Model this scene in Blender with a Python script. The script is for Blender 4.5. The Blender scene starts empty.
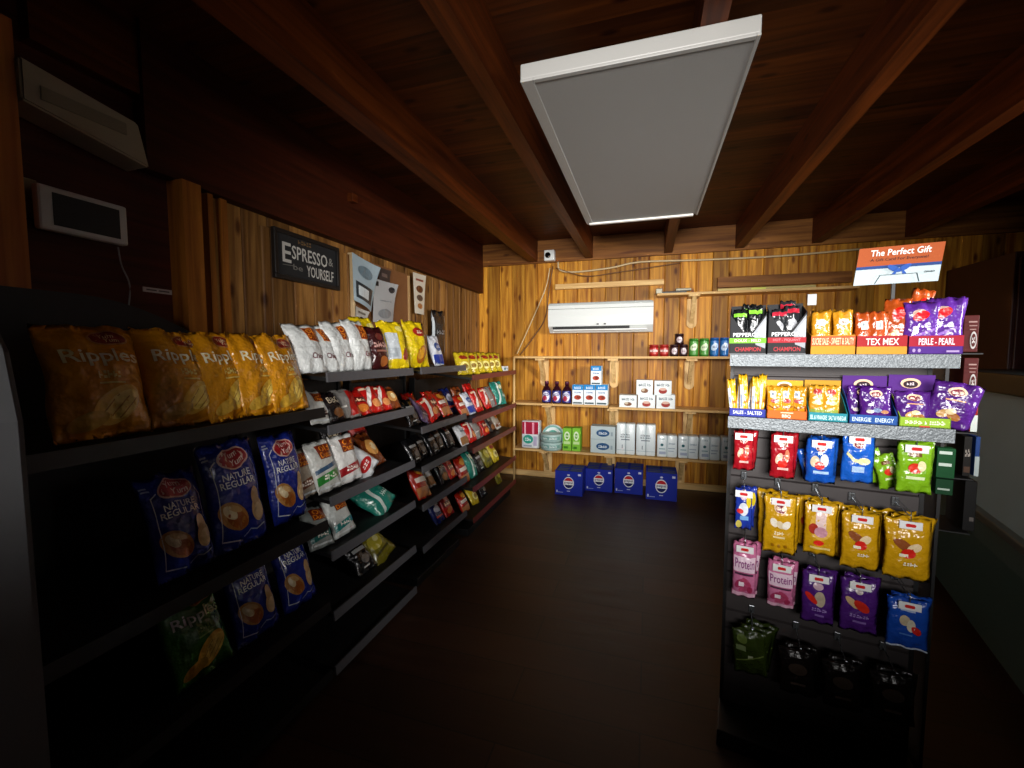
import bpy, bmesh, math, random
from mathutils import Vector, Matrix, noise
random.seed(7)
PI = math.pi
S = bpy.context.scene
C = S.collection

# ------------------------------------------------------------------ camera, light, exposure
FPX, PITCH, YAW, EYE = 430.0, math.radians(3.86), math.radians(17.5), 1.35
cd = bpy.data.cameras.new('camera')
cam = bpy.data.objects.new('camera', cd); C.objects.link(cam)
cam.location = (0, 0, EYE); cam.rotation_euler = (PI/2 - PITCH, 0, YAW)
cd.sensor_width = 36.0; cd.lens = FPX / 1024 * 36.0; cd.clip_start = 0.02
S.camera = cam
S.view_settings.view_transform = 'Standard'; S.view_settings.look = 'None'
S.view_settings.gamma = 1.0; S.view_settings.use_curve_mapping = False
S.view_settings.exposure = 0.0
w = bpy.data.worlds.new('world'); S.world = w; w.use_nodes = True
w.node_tree.nodes['Background'].inputs[0].default_value = (0.6, 0.7, 0.8, 1)
w.node_tree.nodes['Background'].inputs[1].default_value = 0.01

def area_light(name, loc, aim, sx, sy, power, col, spread):
    l = bpy.data.lights.new(name, 'AREA'); l.shape = 'RECTANGLE'
    l.size, l.size_y, l.energy, l.color, l.spread = sx, sy, power, col, math.radians(spread)
    o = bpy.data.objects.new(name, l); C.objects.link(o); o.location = loc
    o.rotation_euler = (Vector(aim) - Vector(loc)).to_track_quat('-Z', 'Y').to_euler()
    return o
# daylight through the window behind the photographer
area_light('window_daylight', (0.05, -1.56, 1.62), (-0.30, 4.6, 1.28), 0.75, 0.7, 28, (1.0, 0.97, 0.94), 57)
area_light('side_fill_light', (2.86, 0.85, 1.72), (-1.0, 4.1, 1.0), 0.9, 0.7, 43, (1.0, 0.97, 0.94), 68)  # unseen fill added to brighten the back wall and left racks

# ------------------------------------------------------------------ pixel -> place helpers
_f = Vector((-math.sin(YAW)*math.cos(PITCH), math.cos(YAW)*math.cos(PITCH), -math.sin(PITCH)))
_r = Vector((math.cos(YAW), math.sin(YAW), 0)); _u = _r.cross(_f)
EYEV = Vector((0, 0, EYE))
def ray(x, y): return _f + _r*((x-512)/FPX) - _u*((y-384)/FPX)
def on_plane(x, y, p, n):
    d = ray(x, y); n = Vector(n); return EYEV + d*((Vector(p)-EYEV).dot(n)/d.dot(n))
def atY(x, y, Y): return on_plane(x, y, (0, Y, 0), (0, 1, 0))
def atX(x, y, X): return on_plane(x, y, (X, 0, 0), (1, 0, 0))

# ------------------------------------------------------------------ materials
_m = {}
def srgb(h):
    v = [int(h[i:i+2], 16)/255 for i in (0, 2, 4)]
    return tuple(c/12.92 if c <= .04045 else ((c+.055)/1.055)**2.4 for c in v)
def mat(name, col, rough=.5, metal=0, spec=.5, bump=0, scale=20, var=0, coat=0, alpha=1, transmission=0, bd=.01):
    if name in _m: return _m[name]
    if isinstance(col, str): col = srgb(col)
    m = bpy.data.materials.new(name); m.use_nodes = True; _m[name] = m
    nt = m.node_tree; b = nt.nodes['Principled BSDF']
    b.inputs['Base Color'].default_value = (*col, 1); b.inputs['Roughness'].default_value = rough
    b.inputs['Metallic'].default_value = metal; b.inputs['Specular IOR Level'].default_value = spec
    b.inputs['Coat Weight'].default_value = coat; b.inputs['Transmission Weight'].default_value = transmission
    b.inputs['Alpha'].default_value = alpha
    if bump or var:
        tc = nt.nodes.new('ShaderNodeTexCoord'); n = nt.nodes.new('ShaderNodeTexNoise')
        n.inputs['Scale'].default_value = scale; n.inputs['Detail'].default_value = 3
        nt.links.new(tc.outputs['Object'], n.inputs['Vector'])
        if bump:
            bp = nt.nodes.new('ShaderNodeBump'); bp.inputs['Strength'].default_value = bump; bp.inputs['Distance'].default_value = bd
            nt.links.new(n.outputs['Fac'], bp.inputs['Height']); nt.links.new(bp.outputs['Normal'], b.inputs['Normal'])
        if var:
            mx = nt.nodes.new('ShaderNodeMix'); mx.data_type = 'RGBA'
            mx.inputs['A'].default_value = (*[c*(1-var) for c in col], 1); mx.inputs['B'].default_value = (*[min(1, c*(1+var)) for c in col], 1)
            nt.links.new(n.outputs['Fac'], mx.inputs['Factor']); nt.links.new(mx.outputs['Result'], b.inputs['Base Color'])
    return m
def foil(h): return mat('foil_'+h, h, .27, 0, .6, 1.0, 19, .0, .3, bd=.02)
def ink(h): return mat('ink_'+h, h, .6, 0, .2)
def inkf(h): return mat('inkfoil_'+h, h, .30, 0, .5, 1.0, 19, .0, .2, bd=.016)
def card(h): return mat('card_'+h, h, .6, 0, .2)

def wood(name, dark, light, axis='Z', plank=0, paxis='X', rough=.5, knots=True, gs=1.0):
    """procedural wood; grain runs along `axis`, colour steps per plank along `paxis`"""
    if name in _m: return _m[name]
    m = bpy.data.materials.new(name); m.use_nodes = True; _m[name] = m
    nt = m.node_tree; N = nt.nodes.new; L = nt.links.new; b = nt.nodes['Principled BSDF']
    tc = N('ShaderNodeTexCoord'); sep = N('ShaderNodeSeparateXYZ'); L(tc.outputs['Object'], sep.inputs[0])
    mp = N('ShaderNodeMapping'); sc = [30*gs]*3; sc['XYZ'.index(axis)] = 1.6*gs; mp.inputs['Scale'].default_value = sc
    L(tc.outputs['Object'], mp.inputs['Vector'])
    add = N('ShaderNodeVectorMath'); add.operation = 'ADD'; L(mp.outputs[0], add.inputs[0])
    wn = None
    if plank:
        dv = N('ShaderNodeMath'); dv.operation = 'DIVIDE'; L(sep.outputs[paxis], dv.inputs[0]); dv.inputs[1].default_value = plank
        fl = N('ShaderNodeMath'); fl.operation = 'FLOOR'; L(dv.outputs[0], fl.inputs[0])
        wn = N('ShaderNodeTexWhiteNoise'); wn.noise_dimensions = '1D'; L(fl.outputs[0], wn.inputs['W'])
        sc2 = N('ShaderNodeVectorMath'); sc2.operation = 'SCALE'; sc2.inputs['Scale'].default_value = 40; L(wn.outputs['Color'], sc2.inputs[0])
        L(sc2.outputs[0], add.inputs[1])
    n1 = N('ShaderNodeTexNoise'); n1.inputs['Scale'].default_value = 1; n1.inputs['Detail'].default_value = 5; n1.inputs['Distortion'].default_value = .6
    L(add.outputs[0], n1.inputs['Vector'])
    r = N('ShaderNodeValToRGB'); L(n1.outputs['Fac'], r.inputs[0])
    r.color_ramp.elements[0].position = .3; r.color_ramp.elements[0].color = (*srgb(dark), 1)
    r.color_ramp.elements[1].position = .72; r.color_ramp.elements[1].color = (*srgb(light), 1)
    out = r.outputs[0]
    if knots:
        mk = N('ShaderNodeMapping'); ks = [5.5]*3; ks['XYZ'.index(axis)] = 2.2
        if plank: ks[[i for i in range(3) if 'XYZ'[i] not in (axis, paxis)][0]] = .001
        mk.inputs['Scale'].default_value = ks
        L(tc.outputs['Object'], mk.inputs['Vector'])
        vo = N('ShaderNodeTexVoronoi'); vo.inputs['Scale'].default_value = 1
        if plank:
            vo.voronoi_dimensions = '2D'; sx = N('ShaderNodeSeparateXYZ'); cx = N('ShaderNodeCombineXYZ'); L(mk.outputs[0], sx.inputs[0])
            L(sx.outputs[paxis], cx.inputs[0]); L(sx.outputs[axis], cx.inputs[1]); L(cx.outputs[0], vo.inputs['Vector'])
        else: L(mk.outputs[0], vo.inputs['Vector'])
        kr = N('ShaderNodeValToRGB'); L(vo.outputs['Distance'], kr.inputs[0])
        kr.color_ramp.elements[0].position = .04; kr.color_ramp.elements[0].color = (.25, .12, .06, 1)
        kr.color_ramp.elements[1].position = .11; kr.color_ramp.elements[1].color = (1, 1, 1, 1)
        mx = N('ShaderNodeMix'); mx.data_type = 'RGBA'; mx.blend_type = 'MULTIPLY'; mx.inputs['Factor'].default_value = .9
        L(out, mx.inputs['A']); L(kr.outputs[0], mx.inputs['B']); out = mx.outputs['Result']
    if wn:
        mr = N('ShaderNodeMapRange'); mr.inputs['To Min'].default_value = .55; mr.inputs['To Max'].default_value = 1.25
        L(wn.outputs['Value'], mr.inputs['Value'])
        m2 = N('ShaderNodeVectorMath'); m2.operation = 'SCALE'; L(out, m2.inputs[0]); L(mr.outputs[0], m2.inputs['Scale']); out = m2.outputs[0]
    L(out, b.inputs['Base Color']); b.inputs['Roughness'].default_value = rough; b.inputs['Specular IOR Level'].default_value = .2
    bp = N('ShaderNodeBump'); bp.inputs['Strength'].default_value = .25; bp.inputs['Distance'].default_value = .004
    L(n1.outputs['Fac'], bp.inputs['Height']); L(bp.outputs[0], b.inputs['Normal'])
    return m

# ------------------------------------------------------------------ object helpers
def obj(name, bm, m=None, parent=None, smooth=False, loc=None, rot=None):
    me = bpy.data.meshes.new(name)
    if isinstance(bm, bmesh.types.BMesh):
        bm.normal_update(); bm.to_mesh(me); bm.free()
    else: me = bm
    o = bpy.data.objects.new(name, me); C.objects.link(o)
    if m is not None:
        for k in (m if isinstance(m, list) else [m]): me.materials.append(k)
    if smooth:
        for p in me.polygons: p.use_smooth = True
    if parent: o.parent = parent
    if loc is not None: o.location = loc
    if rot is not None: o.rotation_euler = rot
    return o
def tag(o, label, cat, group=None, kind=None):
    o['label'] = label; o['category'] = cat
    if group: o['group'] = group
    if kind: o['kind'] = kind
    return o
def thing(name, label, cat, loc=(0, 0, 0), rot=(0, 0, 0), group=None):
    o = bpy.data.objects.new(name, None); C.objects.link(o); o.empty_display_size = .05
    o.location = loc; o.rotation_euler = rot
    return tag(o, label, cat, group)
def struct(name, bm, m, parent=None, smooth=False):
    o = obj(name, bm, m, parent, smooth)
    if not parent: o['kind'] = 'structure'
    return o
def dup(root, label, loc, rot, group=None, scale=None):
    r = root.copy(); C.objects.link(r); r.location = loc; r.rotation_euler = rot
    r['label'] = label
    if group: r['group'] = group
    if scale: r.scale = scale
    for ch in list(root.children):
        c = ch.copy(); C.objects.link(c); c.parent = r
        for g in list(ch.children):
            d = g.copy(); C.objects.link(d); d.parent = c
    return r
def box(bm, x0, x1, y0, y1, z0, z1, bev=0, mi=0):
    v = [bm.verts.new((x, y, z)) for z in (z0, z1) for y in (y0, y1) for x in (x0, x1)]
    fs = [bm.faces.new([v[i] for i in q]) for q in ((0, 2, 3, 1), (4, 5, 7, 6), (0, 1, 5, 4), (2, 6, 7, 3), (0, 4, 6, 2), (1, 3, 7, 5))]
    for f in fs: f.material_index = mi
    if bev:
        es = list({e for f in fs for e in f.edges})
        r = bmesh.ops.bevel(bm, geom=es, offset=bev, segments=2, affect='EDGES', profile=.5)
        for f in r['faces']: f.material_index = mi
    return bm
def bx(x0, x1, y0, y1, z0, z1, bev=0): return box(bmesh.new(), x0, x1, y0, y1, z0, z1, bev)
def prism(bm, pts, axis, a0, a1, mi=0):
    """extrude a 2D outline along axis"""
    def mk(p, a):
        return {'X': (a, p[0], p[1]), 'Y': (p[0], a, p[1]), 'Z': (p[0], p[1], a)}[axis]
    A = [bm.verts.new(mk(p, a0)) for p in pts]; B = [bm.verts.new(mk(p, a1)) for p in pts]
    n = len(pts); fs = [bm.faces.new(A), bm.faces.new(B[::-1])]
    for i in range(n): fs.append(bm.faces.new((A[i], B[i], B[(i+1) % n], A[(i+1) % n])))
    for f in fs: f.material_index = mi
    bmesh.ops.recalc_face_normals(bm, faces=fs)
    return bm
def lathe(bm, prof, seg=20, c=(0, 0), mi=0):
    rings = []
    for r, z in prof:
        rings.append([bm.verts.new((c[0]+r*math.cos(2*PI*i/seg), c[1]+r*math.sin(2*PI*i/seg), z)) for i in range(seg)])
    for a, b in zip(rings, rings[1:]):
        for i in range(seg):
            f = bm.faces.new((a[i], a[(i+1) % seg], b[(i+1) % seg], b[i])); f.material_index = mi; f.smooth = True
    f = bm.faces.new(rings[0][::-1]); f.material_index = mi; f = bm.faces.new(rings[-1]); f.material_index = mi
    return bm
def tube(bm, pts, r, seg=8, closed=False):
    pts = [Vector(p) for p in pts]; rings = []; n = len(pts)
    for i, p in enumerate(pts):
        t = (pts[min(i+1, n-1)] - pts[max(i-1, 0)]).normalized()
        a = t.cross(Vector((0, 0, 1)));
        if a.length < .05: a = t.cross(Vector((1, 0, 0)))
        a.normalize(); b = t.cross(a)
        rings.append([bm.verts.new(p + a*(r*math.cos(2*PI*k/seg)) + b*(r*math.sin(2*PI*k/seg))) for k in range(seg)])
    for A, B in zip(rings, rings[1:]):
        for k in range(seg):
            f = bm.faces.new((A[k], A[(k+1) % seg], B[(k+1) % seg], B[k])); f.smooth = True
    bm.faces.new(rings[0]); bm.faces.new(rings[-1][::-1])
    bmesh.ops.recalc_face_normals(bm, faces=list(bm.faces))
    return bm
def curve_pts(pts, n=24):
    pts = [Vector(p) for p in pts]; out = []
    P = [2*pts[0]-pts[1]] + pts + [2*pts[-1]-pts[-2]]
    for i in range(1, len(P)-2):
        for k in range(max(2, n//(len(pts)-1))):
            t = k/max(2, n//(len(pts)-1)); a, b, c, d = P[i-1], P[i], P[i+1], P[i+2]
            out.append(.5*((2*b)+(c-a)*t+(2*a-5*b+4*c-d)*t*t+(3*b-a-3*c+d)*t**3))
    return out + [pts[-1]]

# ------------------------------------------------------------------ printed artwork laid on a surface
_txt = {}
def text2d(s, bold=.012):
    if s in _txt: return _txt[s]
    cu = bpy.data.curves.new('t', 'FONT'); cu.body = s; cu.size = 1; cu.offset = bold; cu.resolution_u = 2; cu.fill_mode = 'FRONT'
    o = bpy.data.objects.new('t', cu); C.objects.link(o)
    dg = bpy.context.evaluated_depsgraph_get(); me = bpy.data.meshes.new_from_object(o.evaluated_get(dg))
    vs = [(v.co.x, v.co.y) for v in me.vertices]; fs = [tuple(p.vertices) for p in me.polygons]
    bpy.data.objects.remove(o); bpy.data.curves.remove(cu); bpy.data.meshes.remove(me)
    x0, x1 = min(v[0] for v in vs), max(v[0] for v in vs); y0, y1 = min(v[1] for v in vs), max(v[1] for v in vs)
    vs = [((x-x0)/(x1-x0), (y-y0)/(y1-y0)) for x, y in vs]
    _txt[s] = (vs, fs); return _txt[s]
ILLEG = {'DIP', 'dip', 'Juice', 'SNACK', 'RAISIN', 'herbal tea', 'Cups', 'plates', 'PAPER PLATES', 'Tissue', 'white cups', 'foam cups', 'bath', 'tissue', 'bags', 'MIX', 'NUTS', 'HOT', 'Lay', 'chip', 'Salt', 'Plain', 'Dill', 'Ketchup', 'coffee', 'Dark', 'TH', 'MR', 'giftcard', 'given', 'FUSION', 'chips', 'Roasted', 'ORIGINAL - CLASSIC', 'MELANGE'}
def blur_words(it):
    """print too small to read in the photo: a run of small marks"""
    s, u0, v0, u1, v1 = it[1:6]; n = max(3, len(s)); out = []; r = random.Random(len(s)*7+ord(s[0])); dx = (u1-u0)/n
    for k in range(n):
        if s[k % len(s)] == ' ': continue
        a = u0+dx*k; hh = (v1-v0)*(.75+.25*r.random()); t = r.random()
        if t < .5: out += [('rect', a, v0, a+dx*.3, v0+hh, it[-1]), ('rect', a+dx*.3, v0+hh*.35*r.random(), a+dx*.85, v0+hh*.6, it[-1])]
        else: out += [('rect', a+dx*.1, v0, a+dx*.85, v0+hh*.35, it[-1]), ('rect', a+dx*.2, v0+hh*.6, a+dx*.8, v0+hh, it[-1])]
    return out
def art(name, items, f, parent=None, thr=.09, base=.0007, step=.0004):
    """items in a unit square (u right, v up); f(u, v, lift) gives the place on the surface"""
    bm = bmesh.new(); mats = []; idx = {}; full = []
    for it in items:
        if not isinstance(it[-1], str): it = it[:-2] + (it[-1], it[-2])
        if it[0] == 'text' and it[1] in ILLEG: full += [(q, len(full)) for q in blur_words(it)]
        else: full.append((it, len(full)))
    lay = 0; last = None
    for it, _ in full:
        k = lay = lay + (1 if it[-1] != last or it[0] != 'rect' else 0); last = it[-1]
        kind, col = it[0], it[-1]
        if col not in idx: idx[col] = len(mats); mats.append(inkf(col) if thr and name not in ('printed_cylinder',) else ink(col))
        b2 = bmesh.new()
        if kind == 'rect':
            u0, v0, u1, v1 = it[1:5]; b2.faces.new([b2.verts.new((u, v, 0)) for u, v in ((u0, v0), (u1, v0), (u1, v1), (u0, v1))])
        elif kind == 'ell':
            cu, cv, ru, rv = it[1:5]; rot = it[5] if len(it) > 6 else 0; n = 20
            c0 = b2.verts.new((cu, cv, 0)); R = []
            for i in range(n):
                a = 2*PI*i/n; x, y = ru*math.cos(a), rv*math.sin(a)
                R.append(b2.verts.new((cu+x*math.cos(rot)-y*math.sin(rot), cv+x*math.sin(rot)+y*math.cos(rot), 0)))
            for i in range(n): b2.faces.new((c0, R[i], R[(i+1) % n]))
        elif kind == 'poly':
            b2.faces.new([b2.verts.new((u, v, 0)) for u, v in it[1]])
        elif kind == 'line':
            pts, wd = it[1], it[2]
            for (a, b) in zip(pts, pts[1:]):
                d = Vector((b[0]-a[0], b[1]-a[1])); d.normalize(); n_ = Vector((-d.y, d.x))*wd/2; e = d*wd/2
                b2.faces.new([b2.verts.new((q[0], q[1], 0)) for q in ((a[0]-e.x-n_.x, a[1]-e.y-n_.y), (b[0]+e.x-n_.x, b[1]+e.y-n_.y), (b[0]+e.x+n_.x, b[1]+e.y+n_.y), (a[0]-e.x+n_.x, a[1]-e.y+n_.y))])
        elif kind == 'text':
            s, u0, v0, u1, v1 = it[1:6]; sk = it[6] if len(it) > 7 else 0
            vs, fs = text2d(s)
            V = [b2.verts.new((u0+x*(u1-u0), v0+y*(v1-v0)+sk*x, 0)) for x, y in vs]
            for q in fs:
                try: b2.faces.new([V[i] for i in q])
                except ValueError: pass
        bmesh.ops.triangulate(b2, faces=list(b2.faces))
        if thr:
            for _ in range(4):
                es = [e for e in b2.edges if e.calc_length() > thr]
                if not es: break
                bmesh.ops.subdivide_edges(b2, edges=es, cuts=1)
                bmesh.ops.triangulate(b2, faces=[q for q in b2.faces if len(q.verts) > 3])
        b2.verts.index_update(); lift = base + step*k
        V = [bm.verts.new(f(v.co.x, v.co.y, lift)) for v in b2.verts]
        for q in b2.faces:
            try: fc = bm.faces.new([V[v.index] for v in q.verts]); fc.material_index = idx[col]; fc.smooth = bool(thr)
            except ValueError: pass
        b2.free()
    return obj(name, bm, mats, parent)

# ------------------------------------------------------------------ product shapes (front faces -Y, origin at base centre)
def pouch_f(w, h, t, seed=0, pinch=.05, seal=.05, bend=0, wr=1.0, roll=0):
    off = seed*13.7
    def f(u, v, lift=0, side=-1):
        a = max(0, min(1, (v-seal)/(1-2*seal)))
        prof = (math.sin(PI*a))**.5 if 0 < a < 1 else 0
        lat = max(0, 1-abs(2*u-1)**2.4)**.7
        ww = w*(1 - pinch*prof + .012*math.sin(9*v+off))
        x = (u-.5)*ww
        z = h*v + h*.022*noise.noise(Vector((u*5+off, 8, 1)))*(2 if v > .5 else 0)*abs(v-.5)*2
        x += w*.05*noise.noise(Vector((off, v*2.3, 6)))*min(1, v*3)
        nz = noise.noise(Vector((u*3.1+off, v*3.7, side*2)))
        wk = noise.noise(Vector((u*11+off, v*4+side, 1.7)))*.075*w*wr*lat*(.3+abs(v-.5)*1.8) + nz*.14*w*wr*lat*prof*.6
        fo = noise.noise(Vector(((u+v)*4+off, (u-v)*5, 3.3+side))); wk += (.5-abs(fo))*.05*w*wr*lat*prof
        y = side*(t/2*prof*lat + .0012 + lift) + side*wk*.5
        y += .006*math.sin(14*u+off)*(1-prof)*wr
        y += bend*(v**2)
        return Vector((x + roll*v*v, y, z))
    return f
def pouch_mesh(f, nu=12, nv=16, zig=True):
    bm = bmesh.new(); g = {}
    for s in (-1, 1):
        for i in range(nu+1):
            for j in range(nv+1):
                if s == 1 and (i in (0, nu) or j in (0, nv)): g[s, i, j] = g[-1, i, j]; continue
                g[s, i, j] = bm.verts.new(f(i/nu, j/nv, 0, s))
    for s in (-1, 1):
        for i in range(nu):
            for j in range(nv):
                q = [g[s, i, j], g[s, i+1, j], g[s, i+1, j+1], g[s, i, j+1]]
                if s == 1: q = q[::-1]
                try: fc = bm.faces.new(q); fc.smooth = True
                except ValueError: pass
    return bm

def pouch(name, label, cat, w, h, t, base, arts, loc, rot, seed=0, group=None, res=(12, 16), **kw):
    """arts: {part name: items}"""
    T = thing(name, label, cat, loc, rot, group)
    f = pouch_f(w, h, t, seed, **kw)
    obj('foil_bag' if name == 'chip_bag' else 'foil_pouch', pouch_mesh(f, *res), foil(base), T)
    for nm, items in arts.items(): art(nm, items, f, T, thr=.07 if w > .17 else .09 if w > .12 else .16, base=.0024 if w > .17 else .0012)
    return T

def flat_f(w, h, y=0):
    return lambda u, v, lift=0: Vector(((u-.5)*w, y-lift, v*h))
def carton(name, label, cat, w, h, d, base, arts, loc, rot, group=None, top=None, side=None, bev=.0015):
    T = thing(name, label, cat, loc, rot, group)
    bm = bx(-w/2, w/2, 0, d, 0, h, bev)
    ms = [card(base)]
    obj('carton', bm, ms, T)
    for nm, items in arts.items(): art(nm, items, flat_f(w, h), T, thr=0)
    if top: art('printed_top', top, lambda u, v, l=0: Vector(((u-.5)*w, v*d, h+l)), T, thr=0)
    if side: art('printed_side', side, lambda u, v, l=0: Vector((-w/2-l, d*(1-u), v*h)), T, thr=0)
    return T

# ================================================================== ROOM SHELL
DK, LT = '7d4714', 'd69a45'
XL, YB, ZD = -1.84, 4.6, 2.57
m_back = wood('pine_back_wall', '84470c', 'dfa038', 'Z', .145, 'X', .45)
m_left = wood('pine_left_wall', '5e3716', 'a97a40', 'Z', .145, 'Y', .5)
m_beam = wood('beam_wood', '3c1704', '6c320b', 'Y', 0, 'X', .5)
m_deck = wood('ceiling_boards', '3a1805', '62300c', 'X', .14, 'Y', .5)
m_trimY = wood('trim_wood_long', '8a4b1a', 'c98743', 'Y', 0, 'X', .45, knots=False)
m_post = wood('post_wood', '7a4214', 'b9742c', 'Z', 0, 'X', .4)
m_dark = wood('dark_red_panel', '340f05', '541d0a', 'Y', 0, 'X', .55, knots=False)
m_pine = wood('shelf_pine', 'b98a4d', 'ecc88a', 'X', 0, 'X', .5, knots=False)
m_pineZ = wood('bracket_pine', 'c29a5e', 'eecb90', 'Z', 0, 'X', .5, knots=False)

def floor_mat():
    m = bpy.data.materials.new('dark_floor_boards'); m.use_nodes = True; nt = m.node_tree; N = nt.nodes.new; L = nt.links.new
    b = nt.nodes['Principled BSDF']; tc = N('ShaderNodeTexCoord'); br = N('ShaderNodeTexBrick')
    br.offset = .37; br.inputs['Scale'].default_value = 1; br.inputs['Brick Width'].default_value = 1.3; br.inputs['Row Height'].default_value = .19
    br.inputs['Mortar Size'].default_value = .003; br.inputs['Color1'].default_value = (.030, .012, .005, 1); br.inputs['Color2'].default_value = (.052, .020, .009, 1)
    br.inputs['Mortar'].default_value = (.01, .006, .004, 1); L(tc.outputs['Object'], br.inputs['Vector'])
    mp = N('ShaderNodeMapping'); mp.inputs['Scale'].default_value = (1.5, 22, 1); L(tc.outputs['Object'], mp.inputs['Vector'])
    n = N('ShaderNodeTexNoise'); n.inputs['Scale'].default_value = 1.5; n.inputs['Detail'].default_value = 6; L(mp.outputs[0], n.inputs['Vector'])
    mr = N('ShaderNodeMapRange'); mr.inputs['To Min'].default_value = .5; mr.inputs['To Max'].default_value = 1.5; L(n.outputs['Fac'], mr.inputs['Value'])
    sc = N('ShaderNodeVectorMath'); sc.operation = 'SCALE'; L(br.outputs['Color'], sc.inputs[0]); L(mr.outputs[0], sc.inputs['Scale']); L(sc.outputs[0], b.inputs['Base Color'])
    r2 = N('ShaderNodeMapRange'); r2.inputs['To Min'].default_value = .36; r2.inputs['To Max'].default_value = .6; L(n.outputs['Fac'], r2.inputs['Value']); L(r2.outputs[0], b.inputs['Roughness'])
    bp = N('ShaderNodeBump'); bp.inputs['Strength'].default_value = .2; bp.inputs['Distance'].default_value = .003; L(n.outputs['Fac'], bp.inputs['Height']); L(bp.outputs[0], b.inputs['Normal'])
    return m
struct('floor', bx(-2.0, 3.2, -1.7, 4.75, -.1, 0), floor_mat())

def planks(axis, a0, a1, z0, z1, plane, pw, depth, sgn):
    """boards standing side by side with a V-groove between each pair"""
    bm = bmesh.new(); k0 = math.floor(a0/pw)
    a = k0*pw
    while a < a1 - 1e-4:
        s, e = max(a, a0), min(a+pw, a1); c = .006; dd = .008
        if e - s > .02:
            prof = [(s, -dd), (s+c, 0), (e-c, 0), (e, -dd), (e, -depth), (s, -depth)]
            pts = [(p[0], plane + sgn*p[1]) for p in prof]
            if axis == 'X': prism(bm, pts, 'Z', z0, z1)
            else: prism(bm, [(p[1], p[0]) for p in pts], 'Z', z0, z1)
        a += pw
    return bm
struct('wall_back', planks('X', -1.98, 3.2, 0, ZD, YB, .145, .1, -1), m_back)
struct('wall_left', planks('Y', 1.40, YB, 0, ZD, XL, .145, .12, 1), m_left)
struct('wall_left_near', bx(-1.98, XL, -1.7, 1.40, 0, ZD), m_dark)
bm = bmesh.new()
box(bm, 2.9, 3.0, -1.7, .35, 0, ZD); box(bm, 2.9, 3.0, 1.35, YB, 0, ZD); box(bm, 2.9, 3.0, .35, 1.35, 0, 1.3); box(bm, 2.9, 3.0, .35, 1.35, 2.1, ZD)
struct('wall_right', bm, m_dark)
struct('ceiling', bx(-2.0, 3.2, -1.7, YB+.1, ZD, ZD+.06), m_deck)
# wall behind the photographer, with the shop window
bm = bmesh.new()
box(bm, -1.98, -.72, -1.7, -1.6, 0, ZD); box(bm, .52, 3.0, -1.7, -1.6, 0, ZD); box(bm, -.72, .52, -1.7, -1.6, 0, 1.2); box(bm, -.72, .52, -1.7, -1.6, 2.05, ZD)
struct('wall_front', bm, m_dark)
wf = bmesh.new()
for q in ((-.72, -.66, 1.2, 2.05), (.46, .52, 1.2, 2.05), (-.66, .46, 1.2, 1.26), (-.66, .46, 1.99, 2.05), (-.12, -.08, 1.26, 1.99)): box(wf, q[0], q[1], -1.68, -1.62, q[2], q[3], .003)
wo = struct('window_1', wf, mat('window_frame_white', 'dddad2', .4))
obj('pane', bx(-.66, .46, -1.652, -1.648, 1.26, 1.99), mat('window_glass', (1, 1, 1), 0, transmission=1), wo)

wf = bmesh.new()
for q in ((.35, .41, 1.3, 2.1), (1.29, 1.35, 1.3, 2.1), (.41, 1.29, 1.3, 1.36), (.41, 1.29, 2.04, 2.1), (.83, .87, 1.36, 2.04)): box(wf, 2.93, 2.98, q[0], q[1], q[2], q[3], .003)
wo = struct('added_window', wf, mat('window_frame_white', 'dddad2', .4))  # out-of-view window added to hold the side fill light
obj('pane', bx(2.952, 2.956, .41, 1.29, 1.36, 2.04), mat('window_glass', (1, 1, 1), 0, transmission=1), wo)

# joists, header boards
def joist(n, xc, wd, z0=2.35, y0=-1.6, y1=YB-.03):
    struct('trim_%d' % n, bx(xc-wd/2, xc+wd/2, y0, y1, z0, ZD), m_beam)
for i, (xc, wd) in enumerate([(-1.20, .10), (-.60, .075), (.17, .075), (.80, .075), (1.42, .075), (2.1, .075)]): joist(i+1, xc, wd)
m_hx = wood('header_board', '5c3212', '94602a', 'X', 0, 'X', .5)
struct('trim_7', bx(-1.84, 2.9, YB-.035, YB-.001, 2.335, ZD), m_hx)
struct('trim_8', bx(XL, XL+.06, 1.16, YB-.035, 2.04, ZD), wood('header_dark', '300f03', '4e1e08', 'Y', 0, 'X', .55))                    # header along the left wall
struct('trim_9', bx(XL, XL+.085, 1.265, 1.34, 0, 2.04), m_post)                      # post at the panel's start
struct('trim_10', bx(XL, XL+.035, 1.405, 1.43, 0, 2.04), m_post)
struct('trim_11', bx(XL, XL+.028, 1.47, 1.50, 0, 2.04), m_post)
# post at the picture's far left edge
struct('trim_12', bx(XL, XL+.10, .66, .80, 0, 2.30), wood('near_post_wood', 'a05a22', 'd08038', 'Z', 0, 'X', .5, knots=False))
struct('trim_13', bx(XL, XL+.05, .86, 1.155, 2.30, ZD), m_beam)
# boards nailed across the back wall
a, b = atY(556, 286, YB), atY(664, 280, YB)
tag(obj('wall_batten', bx(a.x, b.x, YB-.045, YB-.001, 2.045, 2.10, .003), m_pine), 'narrow light pine batten nailed above the air conditioner', 'board')
tag(obj('wall_batten', bx(.62, 1.7, YB-.045, YB-.001, 1.99, 2.09, .003), m_hx), 'wide brown board on the back wall behind the gift card sign', 'board')
struct('baseboard_back', bx(-1.84, 2.9, YB-.025, YB-.001, 0, .065, .003), m_pine)
# second layer of panelling on the left wall
P0 = atX(254, 220, XL)
tag(obj('wall_panel', planks('Y', 1.69, 2.345, .0, 1.985, XL+.018, .145, .017, 1), m_left), 'raised pine panel behind the black chalkboard sign', 'wall panel')

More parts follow.
